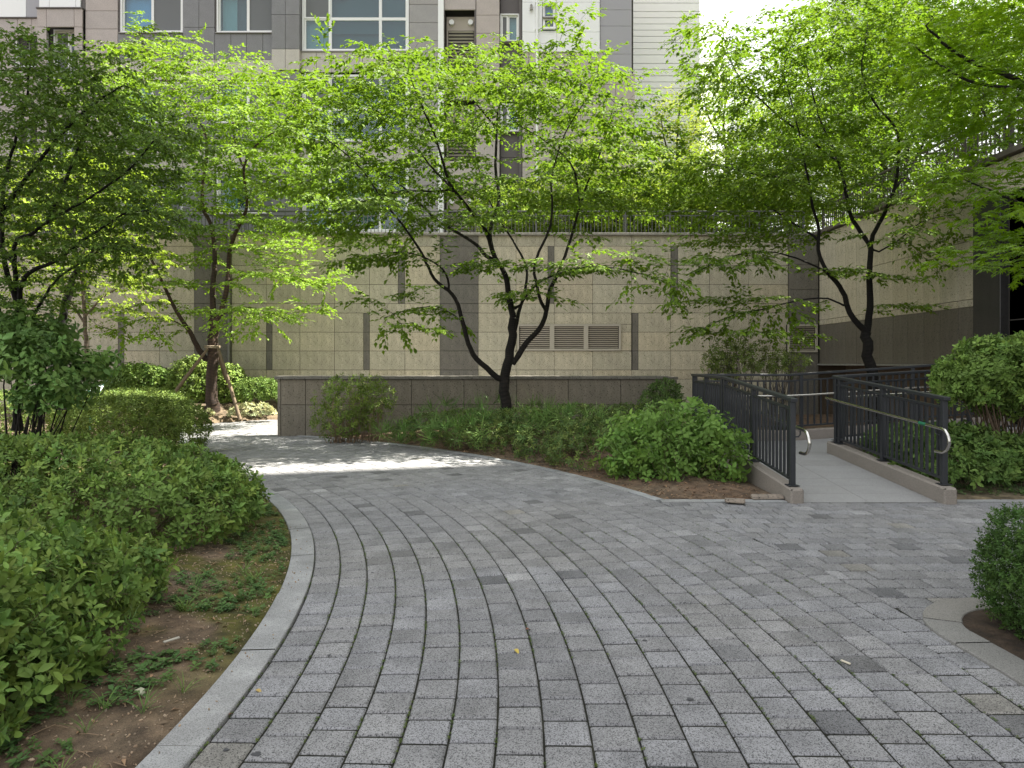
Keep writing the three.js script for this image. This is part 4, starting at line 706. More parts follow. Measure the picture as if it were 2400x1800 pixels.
// masses: [x, y, D, rx, ry, rd]; leaves sit on the outside of their union
function shrub(o) {
  const r = rng(o.seed), t = thing(o.name ?? 'shrub', o.label, o.category ?? 'shrub', [o.masses[0][0], o.y0 ?? 0, -o.masses[0][2]], o.group), org = t.position.clone();
  const E = o.masses.map(([x, y, D, a, b, c]) => ({ c: V(x, y, -D), r: V(a, b, c) })), inside = (p, s) => E.some((e) => ((p.x - e.c.x) / e.r.x) ** 2 + ((p.y - e.c.y) / e.r.y) ** 2 + ((p.z - e.c.z) / e.r.z) ** 2 < s);
  const area = E.map((e) => (e.r.x * e.r.y + e.r.y * e.r.z + e.r.x * e.r.z) * 4.2), tot = area.reduce((a, b) => a + b, 0), groups = o.sprigs.map(() => []), stems = [];
  for (let layer = 0; layer < o.layers.length; layer++) {
    const [depth, dens, shade] = o.layers[layer];
    E.forEach((e, k) => {
      const n = Math.round(o.count * dens * area[k] / tot);
      for (let j = 0; j < n; j++) {
        let q; do q = rv(r); while (q.lengthSq() > 1 || q.lengthSq() < 0.01); q.normalize(); if (q.y < (o.below ?? -0.3)) continue;
        if (o.box) { const m = Math.max(Math.abs(q.x), Math.abs(q.y), Math.abs(q.z)); q.multiplyScalar(lerp(1, 1 / m, o.box)); }
        const bump = 1 + (o.bump ?? 0.1) * (fbm(q.x * 2.3 + k * 5 + q.z, q.y * 2.3 + q.z * 2.3, o.seed, 3) * 2 - 1) - depth * (0.5 + r());
        const p = V(e.c.x + q.x * e.r.x * bump, e.c.y + q.y * e.r.y * bump, e.c.z + q.z * e.r.z * bump); if (p.y < (o.floor ?? 0.03)) continue;
        if (inside(p, (1 - depth) ** 2 * 0.86) && layer === 0 && E.length > 1) continue;
        const nr = V(q.x / e.r.x, q.y / e.r.y, q.z / e.r.z).normalize().lerp(V(0, 1, 0), o.up ?? 0.35).addScaledVector(rv(r), o.wild ?? 0.4).normalize();
        const g = r() * o.sprigs.length | 0, c = tone(r, o.spread ?? 0.25, o.warm ?? 0.25); c.multiplyScalar(0.85 + 0.3 * fbm(p.x * 3, p.z * 3 + p.y * 2, o.seed + 1, 3)); void shade;
        const x = V(1, 0, 0).applyAxisAngle(nr, 0), m = pose(p.sub(org), V(r() - 0.5, r() - 0.5, r() - 0.5).addScaledVector(x, 0.1), nr, (o.size ?? 1) * (0.65 + 0.6 * r())); groups[g].push({ m, c }); if (o.stem && r() < 0.35) stems.push({ m, c: lin(1, 1, 1) });
      }
    });
  }
  // the sprigs that show largest become leaves of their own
  groups.forEach((list, g) => {
    if (o.singles) { list.sort((a, b) => o.rank(V(0, 0, 0).setFromMatrixPosition(a.m).add(org)) - o.rank(V(0, 0, 0).setFromMatrixPosition(b.m).add(org))); const n = Math.round(o.singles / groups.length); for (const q of list.splice(0, n)) { const s = put('leaf_sprig', o.sprigs[g], o.singleMats[(q.c.r * 97 | 0) % o.singleMats.length], t); q.m.decompose(s.position, s.quaternion, s.scale); } }
    if (list.length) instances('foliage', o.sprigs[g], o.mat, list, t);
  });
  if (stems.length) instances('stems', stemGeo(o.stem), o.stemMat ?? M.stemBrown, stems, t);
  if (o.wood) { // branches from the ground up to the foliage
    const b = new MB(); for (let k = 0; k < o.wood; k++) { const e = E[r() * E.length | 0]; let q; do q = rv(r); while (q.lengthSq() > 1); const top = V(e.c.x + q.x * e.r.x * 0.85, Math.max(0.12, e.c.y + Math.abs(q.y) * e.r.y * 0.75), e.c.z + q.z * e.r.z * 0.85), base = (o.base ? V(lerp(o.base[0], top.x, 0.06), o.y0 ?? 0, lerp(-o.base[1], top.z, 0.06)) : V(lerp(e.c.x, top.x, o.splay ?? 0.35), o.y0 ?? 0, lerp(e.c.z, top.z, o.splay ?? 0.35))).addScaledVector(V(r() - 0.5, 0, r() - 0.5), 0.2), H = top.y - base.y, m = base.clone().lerp(top, 0.55).add(V((r() - 0.5) * 0.1 * H, -0.1 * H * (o.base ? 1 : 0.2), (r() - 0.5) * 0.1 * H)), m2 = base.clone().lerp(top, 0.8).add(V((r() - 0.5) * 0.12 * H, (r() - 0.5) * 0.1 * H, 0)), w = (o.woodR ?? 0.006) * (0.6 + 0.8 * r()); b.tube([base.sub(org), m.sub(org), m2.sub(org), top.sub(org)], [w, w * 0.7, w * 0.5, w * 0.25], 5, false); }
    put('branches', b.geo(), o.woodMat ?? M.stemBrown, t);
  }
  counts.push([t.name, groups.map((g) => g.length).join('+')]); return t;
}
// ---------------------------------------------------------------- the trees of the court
const cherry = leafGeo(0.102, 0.06, 0.16, 0.14), small = leafGeo(0.056, 0.034, 0.2, 0.15);
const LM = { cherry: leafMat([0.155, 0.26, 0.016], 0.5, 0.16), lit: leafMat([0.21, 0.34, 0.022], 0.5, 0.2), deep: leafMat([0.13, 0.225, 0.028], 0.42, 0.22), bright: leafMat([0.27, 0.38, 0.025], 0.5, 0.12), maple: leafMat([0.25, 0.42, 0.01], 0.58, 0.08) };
const CG = 'broadleaf trees of the court';
{
  const D = 14.3;
  tree({
    name: 'cherry_tree', label: 'many stemmed tree with dark forked limbs in front of the low garden wall', group: CG, seed: 101, root: V(at(1185, 949, D).x, 0.25, -D), bark: std([0.045, 0.035, 0.028], 0.9, { map: T.bark, bumpMap: T.barkBump, bumpScale: 0.012 }),
    limbs: [
      { pts: [[1185, 1005, D], [1185, 949, D], [1184, 889, D], [1195, 840, D], [1200, 800, D], [1203, 745, D]], r: [0.16, 0.105] },
      { pts: [[1178, 895, D], [1147, 868, D - 0.1], [1118, 842, D - 0.2], [1100, 813, D - 0.3], [1089, 774, D - 0.4], [1071, 708, D - 0.5], [1053, 683, D - 0.6], [1024, 661, D - 0.7], [1006, 632, D - 0.8], [992, 600, D - 0.9], [952, 539, D - 1.2], [901, 474, D - 1.5], [836, 383, D - 1.8], [770, 330, D - 2]], r: [0.085, 0.014] },
      { pts: [[1053, 683, D - 0.6], [1046, 643, D - 0.8], [1002, 607, D - 1.2], [940, 590, D - 1.6], [860, 600, D - 2]], r: [0.035, 0.008], on: 1 },
      { pts: [[1203, 745, D], [1192, 690, D], [1187, 655, D], [1172, 622, D], [1140, 600, D + 0.1], [1118, 575, D + 0.2], [1075, 546, D + 0.3], [1031, 521, D + 0.3], [1002, 495, D + 0.4], [952, 445, D + 0.6], [880, 390, D + 0.9], [790, 330, D + 1.2]], r: [0.09, 0.012] },
      { pts: [[1172, 622, D], [1158, 600, D], [1143, 550, D - 0.1], [1118, 513, D - 0.3], [1089, 477, D - 0.4], [1060, 441, D - 0.5], [1038, 380, D - 0.7], [1017, 311, D - 0.8], [991, 253, D - 1], [973, 210, D - 1.1], [955, 160, D - 1.2]], r: [0.075, 0.012], on: 3 },
      { pts: [[1060, 441, D - 0.5], [1031, 448, D - 0.7], [963, 448, D - 1.2], [901, 456, D - 1.6], [843, 474, D - 2], [770, 500, D - 2.3]], r: [0.034, 0.008], on: 4 },
      { pts: [[1060, 441, D - 0.5], [1017, 398, D - 0.2], [981, 351, D], [941, 296, D + 0.3], [952, 235, D + 0.5], [930, 170, D + 0.6]], r: [0.035, 0.009], on: 4 },
      { pts: [[1158, 600, D], [1148, 545, D + 0.1], [1169, 470, D + 0.3], [1162, 398, D + 0.4], [1165, 300, D + 0.5], [1172, 246, D + 0.5], [1198, 217, D + 0.5], [1223, 192, D + 0.5], [1277, 177, D + 0.6], [1340, 150, D + 0.7]], r: [0.06, 0.011], on: 4 },
      { pts: [[1162, 300, D + 0.5], [1125, 253, D + 0.2], [1089, 202, D - 0.1], [1089, 150, D - 0.3]], r: [0.034, 0.009], on: 7 },
      { pts: [[1204, 850, D], [1234, 802, D], [1263, 773, D + 0.1], [1281, 730, D + 0.2], [1288, 683, D + 0.3], [1306, 643, D + 0.4], [1324, 600, D + 0.5], [1342, 546, D + 0.6], [1360, 481, D + 0.8], [1378, 427, D + 1], [1400, 376, D + 1.1], [1422, 307, D + 1.2], [1440, 240, D + 1.3]], r: [0.085, 0.012] },
      { pts: [[1281, 730, D + 0.2], [1270, 712, D], [1259, 672, D - 0.2], [1252, 622, D - 0.3], [1288, 535, D - 0.5], [1295, 481, D - 0.6], [1292, 427, D - 0.7], [1303, 376, D - 0.8], [1330, 300, D - 1], [1370, 240, D - 1.2]], r: [0.055, 0.011], on: 9 },
      { pts: [[1357, 474, D + 0.8], [1342, 391, D + 0.4], [1281, 333, D], [1223, 297, D - 0.3], [1190, 270, D - 0.5]], r: [0.034, 0.008], on: 9 },
      { pts: [[1220, 715, D], [1238, 687, D - 0.2], [1270, 658, D - 0.5], [1313, 640, D - 0.9], [1364, 627, D - 1.3], [1444, 629, D - 1.7], [1505, 643, D - 2], [1560, 655, D - 2.2]], r: [0.035, 0.007] },
      { pts: [[1207, 775, D], [1216, 730, D + 0.3], [1230, 687, D + 0.6], [1234, 629, D + 0.9], [1200, 560, D + 1.3], [1165, 506, D + 1.6], [1130, 430, D + 2], [1110, 330, D + 2.3]], r: [0.06, 0.011] },
      { pts: [[1085, 755, D - 0.4], [1050, 730, D - 0.8], [1020, 718, D - 1.1], [960, 725, D - 1.5], [900, 745, D - 1.9]], r: [0.018, 0.006], on: 1 },
    ],
    blobs: [[1130, 300, 400, 190, D, 2.6, 0.8], [1000, 200, 210, 90, D - 0.6, 1.8, 1.1], [1290, 190, 130, 85, D + 0.4, 1.6, 1], [1420, 310, 150, 110, D + 0.8, 1.8, 1.1], [830, 330, 170, 130, D - 1, 1.8, 1.1], [800, 480, 140, 110, D - 1.6, 1.5, 1], [1050, 480, 330, 110, D, 2, 0.45], [1380, 470, 150, 90, D + 0.4, 1.6, 0.8], [1440, 635, 150, 34, D - 1.7, 0.7, 1.1], [900, 590, 130, 55, D - 1.7, 0.9, 0.9], [935, 728, 70, 26, D - 1.7, 0.4, 1.2], [730, 380, 90, 150, D - 1.4, 1.3, 0.9], [1480, 380, 90, 110, D, 1.3, 0.9], [1190, 640, 130, 60, D - 0.4, 0.8, 0.5], [1110, 640, 60, 40, D - 0.4, 0.5, 0.6]],
    points: 3400, tiers: 0.7, clump: [16, 0.55], slim: 0.76, kill: 0.24, step: 0.18,
    leaf: { geo: cherry, mat: LM.cherry, size: 1.12, along: 7, tip: 10, sprays: 2, tipSprays: 3, spray: 0.38, tilt: 0.42, hang: 0.25, wood: 0.012 },
  });
}
{
  const D = 15.1;
  tree({
    name: 'cherry_tree', label: 'dark trunked tree behind the ramp railings, its crown reaching the top of the photo', group: CG, seed: 202, root: V(at(2045, 868, D).x, 0.05, -D), bark: std([0.03, 0.026, 0.022], 0.92, { map: T.bark, bumpMap: T.barkBump, bumpScale: 0.012 }),
    limbs: [
      { pts: [[2052, 1018, D], [2049, 950, D], [2043, 868, D], [2031, 817, D], [2031, 777, D]], r: [0.16, 0.13] },
      { pts: [[2026, 775, D], [1993, 737, D - 0.1], [1977, 687, D - 0.2], [1958, 660, D - 0.3], [1935, 632, D - 0.4], [1918, 590, D - 0.5], [1918, 535, D - 0.6], [1904, 481, D - 0.8], [1898, 441, D - 0.9], [1886, 380, D - 1], [1870, 300, D - 1.2], [1850, 220, D - 1.4]], r: [0.085, 0.014] },
      { pts: [[2033, 777, D], [2039, 708, D], [2037, 640, D], [2039, 579, D], [2016, 542, D + 0.1], [1994, 506, D + 0.2], [1983, 452, D + 0.3], [1965, 380, D + 0.5], [1925, 289, D + 0.8], [1900, 200, D + 1], [1880, 110, D + 1.2]], r: [0.1, 0.014] },
      { pts: [[2039, 579, D], [2047, 550, D - 0.1], [2070, 506, D - 0.2], [2099, 434, D - 0.4], [2106, 362, D - 0.5], [2102, 307, D - 0.6], [2048, 239, D - 0.8], [2020, 170, D - 1], [2030, 90, D - 1.1]], r: [0.07, 0.013], on: 2 },
      { pts: [[2101, 436, D - 0.4], [2142, 383, D - 0.2], [2175, 307, D], [2211, 246, D + 0.2], [2235, 170, D + 0.4], [2230, 90, D + 0.6]], r: [0.045, 0.011], on: 3 },
      { pts: [[1900, 448, D - 0.9], [1853, 423, D - 1.2], [1800, 412, D - 1.5], [1755, 405, D - 1.7], [1680, 387, D - 2], [1620, 380, D - 2.2]], r: [0.04, 0.009], on: 1 },
      { pts: [[1920, 560, D - 0.6], [1860, 524, D - 0.4], [1802, 485, D], [1755, 463, D + 0.3], [1690, 450, D + 0.6]], r: [0.034, 0.008], on: 1 },
      { pts: [[1985, 720, D - 0.2], [1940, 700, D - 0.6], [1880, 703, D - 1.1], [1800, 722, D - 1.6], [1710, 742, D - 2], [1620, 785, D - 2.3]], r: [0.03, 0.006], on: 1 },
      { pts: [[1965, 380, D + 0.5], [1900, 330, D + 0.3], [1800, 250, D], [1720, 160, D - 0.3], [1690, 60, D - 0.5]], r: [0.04, 0.01], on: 2 },
      { pts: [[2060, 590, D - 0.1], [2110, 560, D - 0.5], [2160, 520, D - 0.9], [2250, 500, D - 1.3]], r: [0.026, 0.007], on: 2 },
      { pts: [[1945, 640, D - 0.4], [1880, 610, D - 0.8], [1800, 590, D - 1.2], [1700, 605, D - 1.6], [1630, 640, D - 1.9]], r: [0.03, 0.007], on: 1 },
    ],
    blobs: [[1900, 220, 270, 190, D, 2.4, 1], [1720, 120, 110, 100, D - 0.4, 1.1, 0.8], [1780, 380, 200, 110, D - 1, 1.8, 1.1], [1730, 500, 170, 80, D - 0.6, 1.6, 1], [2120, 200, 150, 150, D, 2, 0.9], [2080, 420, 150, 90, D - 0.2, 1.6, 0.7], [1730, 610, 120, 40, D - 1.6, 0.8, 1], [1780, 735, 160, 30, D - 1.7, 0.6, 1.3], [2060, 60, 170, 80, D, 1.8, 0.8], [1970, 480, 160, 70, D - 0.4, 1.4, 0.6], [2060, 700, 75, 70, D - 0.3, 0.5, 0.35], [1940, 660, 70, 40, D - 0.6, 0.5, 0.6], [2160, 540, 80, 50, D - 0.9, 0.6, 0.3]],
    points: 3400, tiers: 0.7, clump: [16, 0.6], slim: 0.78, kill: 0.25, step: 0.18,
    leaf: { geo: cherry, mat: LM.cherry, size: 1.12, along: 7, tip: 10, sprays: 2, tipSprays: 3, spray: 0.38, tilt: 0.42, hang: 0.2, wood: 0.012 },
  });
}
{
  const D = 19.2;
  tree({
    name: 'cherry_tree', label: 'sunlit tree with a brown trunk held by wooden stakes near the back wall', group: CG, seed: 303, root: V(at(497, 955, D).x, 0.3, -D), bark: M.barkBrown, twig: std([0.12, 0.09, 0.06], 0.9),
    limbs: [
      { pts: [[496, 965, D], [496, 930, D], [496, 860, D], [498, 817, D], [501, 781, D], [500, 745, D]], r: [0.185, 0.15] },
      { pts: [[480, 840, D], [462, 812, D - 0.1], [447, 781, D - 0.2], [416, 734, D - 0.4], [391, 683, D - 0.6], [358, 614, D - 0.8], [320, 540, D - 1], [290, 470, D - 1.2]], r: [0.1, 0.018] },
      { pts: [[500, 760, D], [499, 672, D], [503, 622, D + 0.1], [496, 532, D + 0.2], [474, 481, D + 0.3], [485, 347, D + 0.4], [477, 304, D + 0.5], [427, 235, D + 0.6], [362, 152, D + 0.8], [325, 75, D + 1]], r: [0.1, 0.014] },
      { pts: [[504, 765, D], [520, 725, D], [535, 654, D], [537, 590, D], [564, 521, D - 0.2], [579, 481, D - 0.3], [572, 391, D - 0.4], [608, 333, D - 0.6], [669, 289, D - 0.8], [700, 200, D - 1]], r: [0.1, 0.015] },
      { pts: [[572, 400, D - 0.4], [550, 330, D], [545, 250, D + 0.3], [540, 170, D + 0.5]], r: [0.04, 0.01], on: 3 },
      { pts: [[510, 745, D], [560, 720, D - 0.5], [620, 730, D - 1], [690, 755, D - 1.5]], r: [0.03, 0.007] },
      { pts: [[530, 660, D], [600, 640, D - 0.6], [690, 650, D - 1.2], [760, 680, D - 1.7]], r: [0.035, 0.008] },
      { pts: [[447, 775, D - 0.2], [400, 750, D - 0.7], [340, 745, D - 1.2], [270, 775, D - 1.6]], r: [0.025, 0.007], on: 1 },
    ],
    blobs: [[480, 330, 250, 200, D, 2.8, 1], [270, 420, 90, 120, D, 1.8, 0.9], [340, 140, 75, 85, D + 0.8, 1, 1.2], [330, 260, 110, 90, D, 1.6, 1], [540, 200, 75, 75, D + 0.4, 1.2, 1], [660, 240, 90, 95, D - 0.6, 1.4, 1], [660, 420, 130, 110, D - 0.6, 2, 1], [400, 560, 150, 80, D - 0.4, 1.8, 0.6], [620, 730, 110, 36, D - 1, 0.9, 1.1], [660, 640, 120, 50, D - 1.2, 1, 1], [600, 550, 140, 60, D - 0.4, 1.6, 0.8], [340, 755, 90, 34, D - 1.1, 0.8, 0.9], [300, 660, 110, 60, D - 0.8, 1.2, 0.8], [500, 700, 80, 40, D - 0.4, 0.8, 0.6]],
    points: 3000, tiers: 0.75, clump: [14, 0.7], slim: 0.85, kill: 0.31, step: 0.22, tip: 0.004,
    leaf: { geo: cherry, mat: LM.lit, size: 1.15, along: 7, tip: 10, sprays: 3, spray: 0.45, tilt: 0.5, hang: 0.25, wood: 0.014, spread: 0.2, warm: 0.15 },
  });
  // stakes and tie
  const s = thing('tree_stake', 'long wooden stake leaning from the left against the brown trunk', 'stake', [0, 0, 0], 'wooden stakes propping the sunlit tree');
  const stake = (a, b, n, label, g) => { const t = n ?? thing('tree_stake', label, 'stake', [0, 0, 0], 'wooden stakes propping the sunlit tree'); put('pole', new MB().tube([a, a.clone().lerp(b, 0.5).add(V(0.01, 0.01, 0)), b], [0.048, 0.045, 0.038], 9).geo(), M.stake, t); };
  stake(V(at(372, 970, 18.9).x, 0.12, -18.7), at(487, 817, 19.0), s);
  stake(V(at(566, 988, 18.6).x, 0.1, -18.5), at(510, 812, 19.0), null, 'sunlit wooden stake leaning from the right against the brown trunk');
  stake(V(at(548, 940, 20.2).x, 0.3, -20.2), at(508, 820, 19.4), null, 'shaded wooden stake behind the brown trunk leaning from the far side');
  const rp = thing('tree_tie', 'rope tie wound round the brown trunk where the stakes meet', 'rope'), pts = []; for (let k = 0; k <= 44; k++) { const a = k / 44 * Math.PI * 6; pts.push(V(at(498, 815, D).x + Math.cos(a) * 0.2, 2.0 + k * 0.0016, -D + Math.sin(a) * 0.2)); } put('rope', new MB().tube(pts, 0.014, 6).geo(), M.rope, rp);
}
{
  const D = 8;
  tree({
    name: 'leafy_tree', label: 'dark small leaved tree with black spreading branches at the left edge', seed: 404, root: V(at(35, 900, 8.4).x, 0.1, -8.4), bark: std([0.03, 0.025, 0.022], 0.92, { map: T.bark, bumpMap: T.barkBump, bumpScale: 0.01 }), twig: std([0.03, 0.026, 0.022], 0.9),
    limbs: [
      { pts: [[40, 1010, 8.4], [44, 900, 8.4], [46, 760, 8.4], [42, 690, 8.4]], r: [0.045, 0.036] },
      { pts: [[42, 700, 8.4], [33, 600, 8.4], [38, 565, 8.3], [72, 548, 8.2], [110, 522, 8.1], [151, 497, 8], [221, 456, 7.9], [300, 400, 7.8], [360, 330, 7.7]], r: [0.03, 0.009] },
      { pts: [[46, 720, 8.4], [50, 668, 8.3], [72, 636, 8.2], [101, 625, 8.2], [136, 608, 8.1], [177, 576, 8], [221, 545, 8], [262, 519, 8], [300, 499, 8], [363, 496, 8], [420, 520, 8]], r: [0.03, 0.008] },
      { pts: [[42, 720, 8.4], [12, 620, 8.3], [5, 540, 8.2], [8, 450, 8.1], [30, 350, 8], [60, 240, 7.9], [70, 150, 7.8]], r: [0.034, 0.009] },
      { pts: [[6, 500, 8.2], [60, 420, 8], [130, 330, 7.9], [210, 250, 7.8], [290, 200, 7.8]], r: [0.03, 0.009], on: 3 },
      { pts: [[30, 610, 8.4], [-30, 540, 8.6], [-80, 430, 8.6]], r: [0.04, 0.01], on: 1 },
      { pts: [[48, 800, 8.4], [90, 720, 8.3], [130, 660, 8.2], [200, 610, 8], [270, 570, 7.9], [340, 590, 7.8]], r: [0.022, 0.006] },
      { pts: [[42, 860, 8.4], [10, 760, 8.4], [-20, 650, 8.4]], r: [0.03, 0.012] },
      { pts: [[110, 522, 8.1], [150, 430, 8.4], [190, 330, 8.6], [220, 230, 8.6]], r: [0.028, 0.009], on: 1 },
    ],
    blobs: [[100, 330, 200, 200, D, 1.3, 1], [40, 150, 110, 80, D - 0.2, 0.9, 1], [170, 190, 90, 60, D - 0.2, 0.7, 1], [300, 330, 130, 100, D - 0.2, 0.8, 1], [340, 490, 120, 75, D, 0.7, 0.8], [120, 520, 200, 90, D, 1, 0.7], [230, 140, 45, 35, D - 0.2, 0.4, 0.9], [90, 630, 130, 60, D, 0.7, 0.9], [250, 600, 110, 55, D - 0.1, 0.6, 0.9], [60, 710, 90, 35, D, 0.5, 0.8]],
    points: 3600, clump: [12, 0.28], kill: 0.13, step: 0.1, infl: 1.5, tip: 0.0018,
    leaf: { geo: small, mat: LM.deep, size: 0.95, along: 7, tip: 9, sprays: 2, spray: 0.15, tilt: 0.7, hang: 0.3, wood: 0.0075, loose: 0.02, spread: 0.35, warm: 0.3 },
  });
}
tree({ // second dark stem behind
  name: 'leafy_tree', label: 'slender black stemmed tree behind the big left shrub', seed: 414, root: V(at(150, 960, 11).x, 0.1, -11), bark: std([0.03, 0.025, 0.022], 0.92, { map: T.bark }), twig: M.twig,
  limbs: [{ pts: [[146, 960, 11], [149, 740, 11], [163, 680, 11], [170, 652, 11], [183, 627, 11], [176, 582, 11], [175, 500, 11], [190, 400, 11]], r: [0.07, 0.02] }, { pts: [[183, 627, 11], [215, 590, 11], [260, 540, 11], [320, 480, 11]], r: [0.03, 0.01] }, { pts: [[176, 560, 11], [130, 500, 11], [90, 420, 11]], r: [0.03, 0.01] }],
  blobs: [[200, 470, 190, 130, 11, 1.2, 1], [300, 610, 120, 60, 10.8, 0.8, 0.8], [90, 600, 120, 70, 11, 0.9, 0.7]], points: 900, kill: 0.24, step: 0.16, tip: 0.0026,
  leaf: { geo: small, mat: LM.bright, size: 1.2, along: 6, tip: 8, spray: 0.18, tilt: 0.6, hang: 0.25, wood: 0.009, spread: 0.3 },
});
tree({ // low light green one between it and the staked tree
  name: 'young_tree', label: 'pale bark young tree with light green leaves left of the staked tree', seed: 424, root: V(at(200, 900, 16.5).x, 0.2, -16.5), bark: std([0.38, 0.3, 0.23], 0.85, { map: T.bark }), twig: std([0.3, 0.24, 0.18], 0.9),
  limbs: [{ pts: [[205, 930, 16.5], [202, 800, 16.5], [195, 700, 16.5], [190, 600, 16.5]], r: [0.06, 0.03] }, { pts: [[200, 760, 16.5], [160, 700, 16.5], [110, 650, 16.3], [60, 580, 16.2]], r: [0.03, 0.01] }, { pts: [[200, 740, 16.5], [250, 690, 16.2], [300, 665, 16]], r: [0.03, 0.01] }],
  blobs: [[310, 700, 85, 65, 16, 1, 1.4], [180, 600, 170, 110, 16.5, 1.6, 1], [90, 700, 110, 70, 16.5, 1.2, 0.8], [280, 610, 80, 60, 16, 1, 1], [60, 480, 110, 110, 17, 1.5, 0.8]], points: 1000, kill: 0.3, step: 0.2,
  leaf: { geo: small, mat: LM.bright, size: 1.3, along: 6, tip: 9, spray: 0.22, tilt: 0.7, hang: 0.25, wood: 0.011 },
});
{ // maple at the right, close to the camera
  const D = 4.9, mp = mapleGeo(0.072);
  const t = tree({
    name: 'maple_tree', label: 'maple with bright star shaped leaves hanging in from the right edge', seed: 505, root: V(5.2, 0.0, -5.6), bark: std([0.07, 0.06, 0.05], 0.9, { map: T.bark }), twig: std([0.05, 0.042, 0.034], 0.9),
    limbs: [
      { pts: [[2732, 1322, 5.6], [2740, 900, 5.6], [2700, 600, 5.5]], r: [0.09, 0.06] },
      { pts: [[2700, 600, 5.5], [2560, 400, 5.3], [2400, 200, 5], [2250, 130, 4.9], [2170, 60, 4.8]], r: [0.04, 0.006] },
      { pts: [[2640, 510, 5.4], [2480, 210, 5.2], [2400, 205, 5], [2290, 195, 4.9], [2200, 150, 4.9], [2130, 100, 4.9]], r: [0.02, 0.005] },
      { pts: [[2720, 700, 5.5], [2560, 560, 5.2], [2400, 480, 4.9], [2260, 420, 4.8]], r: [0.022, 0.005] },
      { pts: [[2735, 850, 5.5], [2560, 700, 5.2], [2420, 600, 5], [2330, 560, 4.9]], r: [0.018, 0.005] },
      { pts: [[2700, 600, 5.5], [2600, 250, 5.6], [2500, -50, 5.6]], r: [0.04, 0.01] },
    ],
    blobs: [[2300, 90, 120, 85, D - 0.1, 0.5, 0.9], [2230, 205, 100, 85, D, 0.45, 0.7], [2340, 250, 90, 90, D, 0.5, 0.9], [2180, 120, 70, 60, D, 0.35, 0.6], [2270, 420, 130, 34, D - 0.1, 0.35, 1.8], [2350, 495, 80, 50, D - 0.1, 0.35, 1.8], [2310, 595, 85, 36, D - 0.1, 0.35, 1.8], [2400, 590, 60, 60, D, 0.35, 1.6], [2180, 290, 70, 35, D, 0.3, 0.5], [2450, 120, 90, 150, D + 0.2, 0.6, 0.8], [2380, 40, 90, 90, D, 0.5, 0.9], [2230, 300, 90, 50, D + 0.1, 0.35, 0.7]],
    points: 1700, kill: 0.1, step: 0.075, infl: 1.4, tip: 0.0014,
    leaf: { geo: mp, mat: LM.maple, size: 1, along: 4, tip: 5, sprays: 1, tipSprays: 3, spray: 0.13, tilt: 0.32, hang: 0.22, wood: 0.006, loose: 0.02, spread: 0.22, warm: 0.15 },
  });
  // its largest leaves as pieces of their own
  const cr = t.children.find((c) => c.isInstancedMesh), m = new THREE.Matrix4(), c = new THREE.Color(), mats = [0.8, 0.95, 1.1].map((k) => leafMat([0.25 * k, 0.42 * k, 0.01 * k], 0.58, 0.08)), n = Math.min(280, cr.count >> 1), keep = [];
  for (let k = 0; k < cr.count; k++) { cr.getMatrixAt(k, m); keep.push([k, V(0, 0, 0).setFromMatrixPosition(m).add(t.position)]); }
  keep.sort((a, b) => a[1].length() - b[1].length()); const single = new Set(keep.filter((q) => Math.abs(q[1].x) < -q[1].z * 0.72).slice(0, n).map((q) => q[0])), rest = [];
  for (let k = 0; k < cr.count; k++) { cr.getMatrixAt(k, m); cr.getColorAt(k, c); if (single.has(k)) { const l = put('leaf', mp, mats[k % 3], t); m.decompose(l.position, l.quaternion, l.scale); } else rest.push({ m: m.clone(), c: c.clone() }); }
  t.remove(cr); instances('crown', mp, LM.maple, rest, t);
}
// garden trees above the walls
const farLeaf = leafGeo(0.11, 0.06, 0.18, 0.14), FG = 'garden trees above the walls';
const garden = (label, px, py, D, hw, hh, seed, mat, pts = 900, o = {}) => tree({
  name: 'garden_tree', label, group: FG, seed, root: at(px, py + hh * 1.7, D), bark: o.bark ?? M.bark,
  limbs: [{ pts: [[px, py + hh * 1.75, D], [px + hw * 0.04, py + hh * 0.9, D], [px - hw * 0.05, py + hh * 0.2, D], [px + hw * 0.05, py - hh * 0.6, D]], r: [0.11, 0.025] }, { pts: [[px, py + hh * 0.8, D], [px + hw * 0.35, py + hh * 0.2, D + 0.4], [px + hw * 0.6, py - hh * 0.3, D + 0.6]], r: [0.05, 0.015] }, { pts: [[px, py + hh * 0.6, D], [px - hw * 0.4, py + hh * 0.1, D - 0.4], [px - hw * 0.6, py - hh * 0.4, D - 0.6]], r: [0.05, 0.015] }],
  blobs: [[px, py, hw, hh, D, (o.hd ?? hw * D / F * 0.8), 1], [px - hw * 0.4, py + hh * 0.3, hw * 0.6, hh * 0.6, D, (o.hd ?? hw * D / F * 0.6), 0.8], [px + hw * 0.4, py + hh * 0.2, hw * 0.6, hh * 0.6, D, (o.hd ?? hw * D / F * 0.6), 0.8]],
  points: pts * 1.8, kill: 0.34, step: 0.26, tip: 0.005, most: 2600, leaf: { geo: farLeaf, mat, size: 1.1, along: 6, tip: 9, sprays: 3, spray: 0.5, tilt: 0.6, hang: 0.25, wood: 0.018, loose: 0.05 },
});
garden('thin yellow green tree standing against the white siding', 1590, 330, 26, 70, 140, 601, leafMat([0.3, 0.37, 0.04], 0.5, 0.1), 330);
garden('light green tree behind the grey fence right of the middle tree', 1440, 430, 22.7, 170, 120, 602, LM.bright, 1000, { hd: 0.9 });
garden('light green garden tree behind the fence left of the right crown', 1650, 450, 24, 150, 110, 603, LM.bright, 1000);
garden('light green garden tree behind the fence under the right crown', 1850, 400, 27, 170, 170, 610, LM.bright, 1100);
garden('tall green garden tree behind the upper right crown', 2060, 150, 24, 260, 220, 604, LM.lit, 1500);
